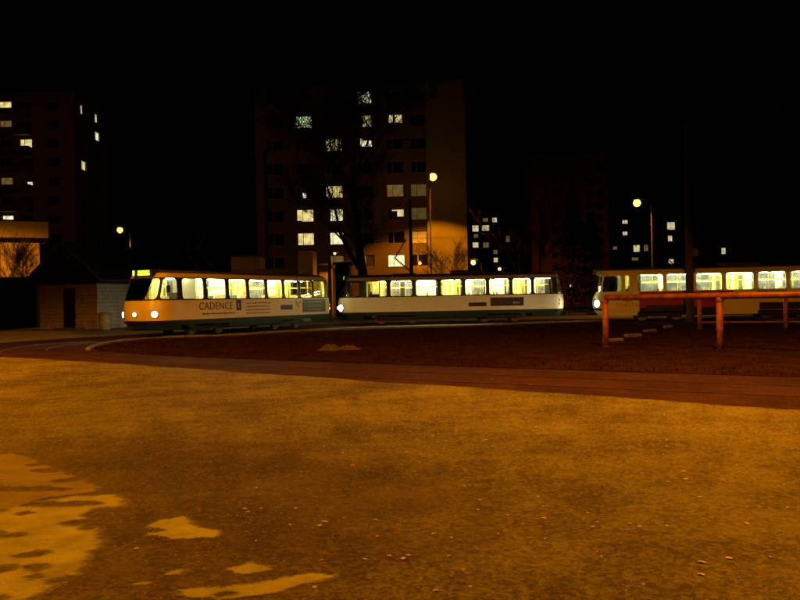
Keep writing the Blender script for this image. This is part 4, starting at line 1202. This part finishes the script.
for s_ in (-1, 1):
    e_ = (Wg/2-s_*(Wg/2+ov)); sl = (HA-HE)/(Wg/2+.12); ze = HA-sl*(Wg/2+ov)
    rf = MB(); rf.loft([[(Wg/2, -.5, HA+.03), (e_, -.5, ze+.03), (e_, -.5, ze-.07), (Wg/2, -.5, HA-.07)], [(Wg/2, Ls_+.4, HA+.03), (e_, Ls_+.4, ze+.03), (e_, Ls_+.4, ze-.07), (Wg/2, Ls_+.4, HA-.07)]])
    rf.build('roof_slope', 'roofing', hut)
    MB().loft([[(Wg/2, -.56, HA+.06), (e_, -.56, ze+.06), (e_, -.56, ze-.13), (Wg/2, -.56, HA-.13)], [(Wg/2, -.505, HA+.06), (e_, -.505, ze+.06), (e_, -.505, ze-.13), (Wg/2, -.505, HA-.13)]]).build('barge_board', 'barge', hut)
    MB().tube([(e_-s_*.05*0, -.5, ze-.10), (e_, Ls_+.4, ze-.10)], 0.05, 6).build('gutter', 'barge', hut)
MB().tube([(1.9+.4, -.1, 2.75), (2.3, -.2, 2.78)], .02, 6).build('lamp_bracket', 'galv', hut)
MB().lathe([(.02, -.06), (.06, -.03), (.06, .04), (.02, .07)], 10, (2.3, -.22, 2.74)).build('door_lamp', mat('lamp_glass', (.6, .6, .6), .2), hut)
MB().lathe([(.02, -.03), (.09, -.03), (.09, .02), (.02, .03)], 12, (Wg/2+.1, -.1, 4.75), 'y').build('gable_vent', 'galv', hut)
# dustbin at the hut corner
bx = P(105, 321, 50.2)
bn = empty('dustbin', (bx.x, 50.2, 0), 0, 'round pale dustbin with a lid at the corner of the hut', 'dustbin')
MB().lathe([(.30, 0), (.36, .02), (.40, .5), (.41, .95), (.38, .97)], 24).build('drum', 'bin', bn, smooth=True)
MB().lathe([(.44, .96), (.46, 1.0), (.44, 1.05), (.25, 1.12), (.05, 1.13)], 24).build('lid', 'bin', bn, smooth=True)
for z in (.35, .7): MB().lathe([(.39+z*.02, z-.02), (.415+z*.02, z), (.39+z*.02, z+.02)], 24).build('hoop', 'bin', bn)

# ------------------------------------------------------------------ masts, poles, wires
mp = G(689.5, 322.5)
mast = empty('concrete_mast', (mp.x, 43.0, 0), 0, 'tall tapering dark mast in front of the right-hand tram', 'mast')
mx = P(690, 300, 43).x; mast.location.x = mx
MB().tube([(0, 0, -.1), (0, 0, 11.9)], [0.225, 0.13], 14).build('shaft', 'mast', mast, smooth=True)
MB().box(.10, .34, -.32, -.14, 3.55, 3.95).build('switch_box', 'barge', mast)
MB().lathe([(.13, -.02), (.15, 0), (.13, .05), (.02, .08)], 12, (0, 0, 11.9)).build('cap', 'mast', mast)
def pole(px, ytop, d, r0, r1, label, m='mast'):
    t = P(px, ytop, d)
    o = empty('utility_pole', (t.x, d, 0), 0, label, 'pole')
    MB().tube([(0, 0, -.1), (0, 0, t.z)], [r0, r1], 10).build('shaft', m, o, smooth=True)
    MB().lathe([(r1*1.1, -.02), (r1*1.3, .0), (r1*1.1, .06), (.01, .12)], 10, (0, 0, t.z)).build('cap', 'galv', o)
    MB().tube([(0, 0, t.z-.8), (-.8, -2.5, t.z-.7)], .03, 6).build('bracket', 'galv', o)
    return o
pole(328.3, 205, 60, .16, .10, 'slim brown pole above the gap between the first and middle trams', 'barge')
pole(410, 200, 72, .20, .13, 'dark pole right of the bare tree before the central tower block')
pole(265, 150, 66, .20, .13, 'dark pole at the left edge of the central tower block')
def wire(path, label):
    mb = MB(); mb.tube([(p.x, p.y, 5.36) for p in path], 0.006, 4)
    return tag(mb.build('contact_wire', 'rubber'), label, 'wire')
wire([p for p in loop[::3] if p.y > 34], 'thin overhead wire above the loop track')
wire([p for p in siding[::3]], 'thin overhead wire above the right-hand tram')

# ------------------------------------------------------------------ red barrier
def barrier(pts, h, r, label, low=None, posts=None, m='red_paint', h_ends=None):
    o = empty('pipe_barrier', (pts[0][0], pts[0][1], 0), 0, label, 'barrier', 'red pipe barriers')
    bx_, by_ = pts[0][0], pts[0][1]
    rel = [(x-bx_, y-by_) for x, y in pts]
    MB().tube([(*rel[0], h), (*rel[-1], h)], r, 12).build('top_rail', m, o, smooth=True)
    for x, y in rel:
        MB().tube([(x, y, -.1), (x, y, h-r*.5)], r*1.0, 12).build('post', m, o, smooth=True)
        MB().lathe([(r*1.7, -.05), (r*1.6, .05), (r*1.4, .065), (r*0.9, .07)], 14, (x, y, 0)).build('footing', 'earth', o)
        MB().lathe([(r*1.02, h-r*1.9), (r*1.16, h-r*1.8), (r*1.16, h-r*1.1), (r*1.02, h-r*1.0)], 14, (x, y, 0)).build('weld_collar', m, o)
    if low: MB().tube([(*rel[0], low), (*rel[-1], low)], 0.035, 8).build('low_rail', m, o)
    return o
b1 = G(606, 348); b2 = G(720.5, 352.5)
dv = Vector((b2.x-b1.x, b2.y-b1.y))
barrier([(b1.x+dv.x*i, b1.y+dv.y*i) for i in range(3)], 1.47, 0.085, 'nearer red pipe barrier with thick posts on the grass island')
c1 = G(612, 331.5); c2 = G(700, 330.0); c3_ = G(786, 329.5)
dv2 = Vector((c3_.x-c2.x, c3_.y-c2.y)) 
barrier([(c2.x, c2.y), (c3_.x, c3_.y), (c3_.x+dv2.x, c3_.y+dv2.y)], 1.47, 0.09, 'farther red pipe barrier with a low rail, close to the right-hand tram', low=0.32)
# pale stones in a row between the barriers
for i, (x, y) in enumerate([(613, 343), (633, 338), (650, 333.2), (668, 328.6)]):
    g = G(x, y); s_ = MB(); s_.bevbox(-.38, .38, -.10, .10, -.04, .10, .03)
    o = s_.build('edging_stone', 'stone'); o.location = (g.x, g.y, 0.05); o.rotation_euler = (0, 0, R(25+8*i))
    tag(o, ['edging stone nearest the left post of the red barrier', 'second edging stone from the left post of the red barrier', 'third edging stone from the left post of the red barrier', 'farthest edging stone of the row behind the red barrier'][i], 'edging stone', 'row of edging stones')

# ------------------------------------------------------------------ bare trees
def bare_tree(base, height, r0, spread, seed, label, fork=0.3, levels=5, nb=(4, 6), name='bare_tree', lean=0.0, twig=1.0, mintwig=0.016):
    rg = random.Random(seed)
    root = empty(name, (base[0], base[1], 0), 0, label, 'tree')
    tr = MB(); cr_ = MB()
    def branch(p, d, L, r, lv):
        n = 4 if lv < 2 else 3; pts = [p]; rad = [r]; q = p; dd = d.copy()
        for i in range(n):
            dd = (dd + Vector((rg.gauss(0, .16), rg.gauss(0, .16), rg.gauss(0.05, .10)))*(0.22 if lv == 0 else 1)).normalized()
            q = q+dd*L/n; pts.append(q); rad.append(r*(1-(0.55 if lv == 0 else .75)*(i+1)/n))
        (tr if lv == 0 else cr_).tube(pts, rad, 10 if lv == 0 else (6 if lv == 1 else 3), caps=lv == 0)
        if lv >= levels: return
        m = rg.randint(*nb) + (2 if lv == 0 else 0)
        for j in range(m):
            t = rg.uniform(fork, 1.0) if j else 1.0
            i = min(n-1, int(t*n)); f = t*n-i; sp = pts[i].lerp(pts[i+1], f); rr = (rad[i]+(rad[i+1]-rad[i])*f)
            a = rg.random()*2*math.pi; tl = rg.uniform(.45, 1.0)*spread
            side = Vector((math.cos(a), math.sin(a), rg.uniform(-.1, .25)))
            nd = (dd*1.0 + side*tl).normalized()
            if lv > 1: nd.z += 0.08
            branch(sp, nd, L*rg.uniform(.48, .72)*(twig if lv > 1 else 1), max(mintwig, rr*rg.uniform(.45, .65)), lv+1)
    branch(Vector((0, 0, -.1)), Vector((lean, 0, 1)).normalized(), height*.48, r0, 0)
    tr.build('trunk', 'bark', root, smooth=True)
    c = cr_.build('crown', 'bark', root)
    return root
def tb(px, d): return (P(px, 290, d).x, d)
bare_tree(tb(366, 68), 25, .50, 1.1, 5, 'large bare tree in front of the central tower block', nb=(5, 7), mintwig=0.022)
bare_tree(tb(541, 78), 22, .45, .75, 8, 'bare tree with a thick trunk before the dim reddish tower block')
bare_tree(tb(523, 84), 13, .25, .7, 13, 'slender bare tree left of the thick-trunked one, right of centre', levels=4)
bare_tree(tb(452, 84), 9, .14, 1.0, 21, 'small bare tree before the lit end wall of the central tower block', levels=4)
bare_tree(tb(8, 80), 9, .12, .8, 31, 'bare sapling at the left edge before the lit low building', levels=4, fork=.1)
bare_tree(tb(24, 78), 8.4, .11, .8, 32, 'bare sapling in the middle of the lit low building wall', levels=4, fork=.1)
bare_tree(tb(40, 82), 8.0, .12, .8, 33, 'bare sapling at the right end of the lit low building wall', levels=4, fork=.1)
# dark conifers
def conifer(px, d, hgt, rad, seed, label):
    b = tb(px, d); root = empty('conifer', (b[0], b[1], 0), 0, label, 'tree'); rg = random.Random(seed)
    MB().tube([(0, 0, -.1), (0, 0, hgt*.97)], [.22, .03], 8).build('trunk', 'bark', root)
    mb = MB()
    for i in range(3600):
        t = rg.random()**.8; z = hgt*(.10+.88*t); rr = rad*(1-t)**.75*rg.uniform(.35, 1.05)*(1+.25*math.sin(z*5+seed)); a = rg.random()*6.283
        c = Vector((rr*math.cos(a), rr*math.sin(a), z-.25*rr)); s_ = rg.uniform(.18, .42)
        o = Vector((math.cos(a), math.sin(a), -.35))*s_; tt = Vector((-math.sin(a), math.cos(a), rg.uniform(-.3, .3)))*s_*.45
        k = len(mb.v); mb.v += [tuple(c-o*.5-tt*.3), tuple(c+tt), tuple(c+o), tuple(c-tt)]; mb.f.append((k, k+1, k+2, k+3))
    mb.build('crown', 'needle', root); return root
conifer(574, 80, 12.5, 2.6, 1, 'left and taller of the two dark conifers before the reddish tower block')
conifer(592, 82, 10.5, 2.4, 2, 'right and shorter of the two dark conifers before the reddish tower block')
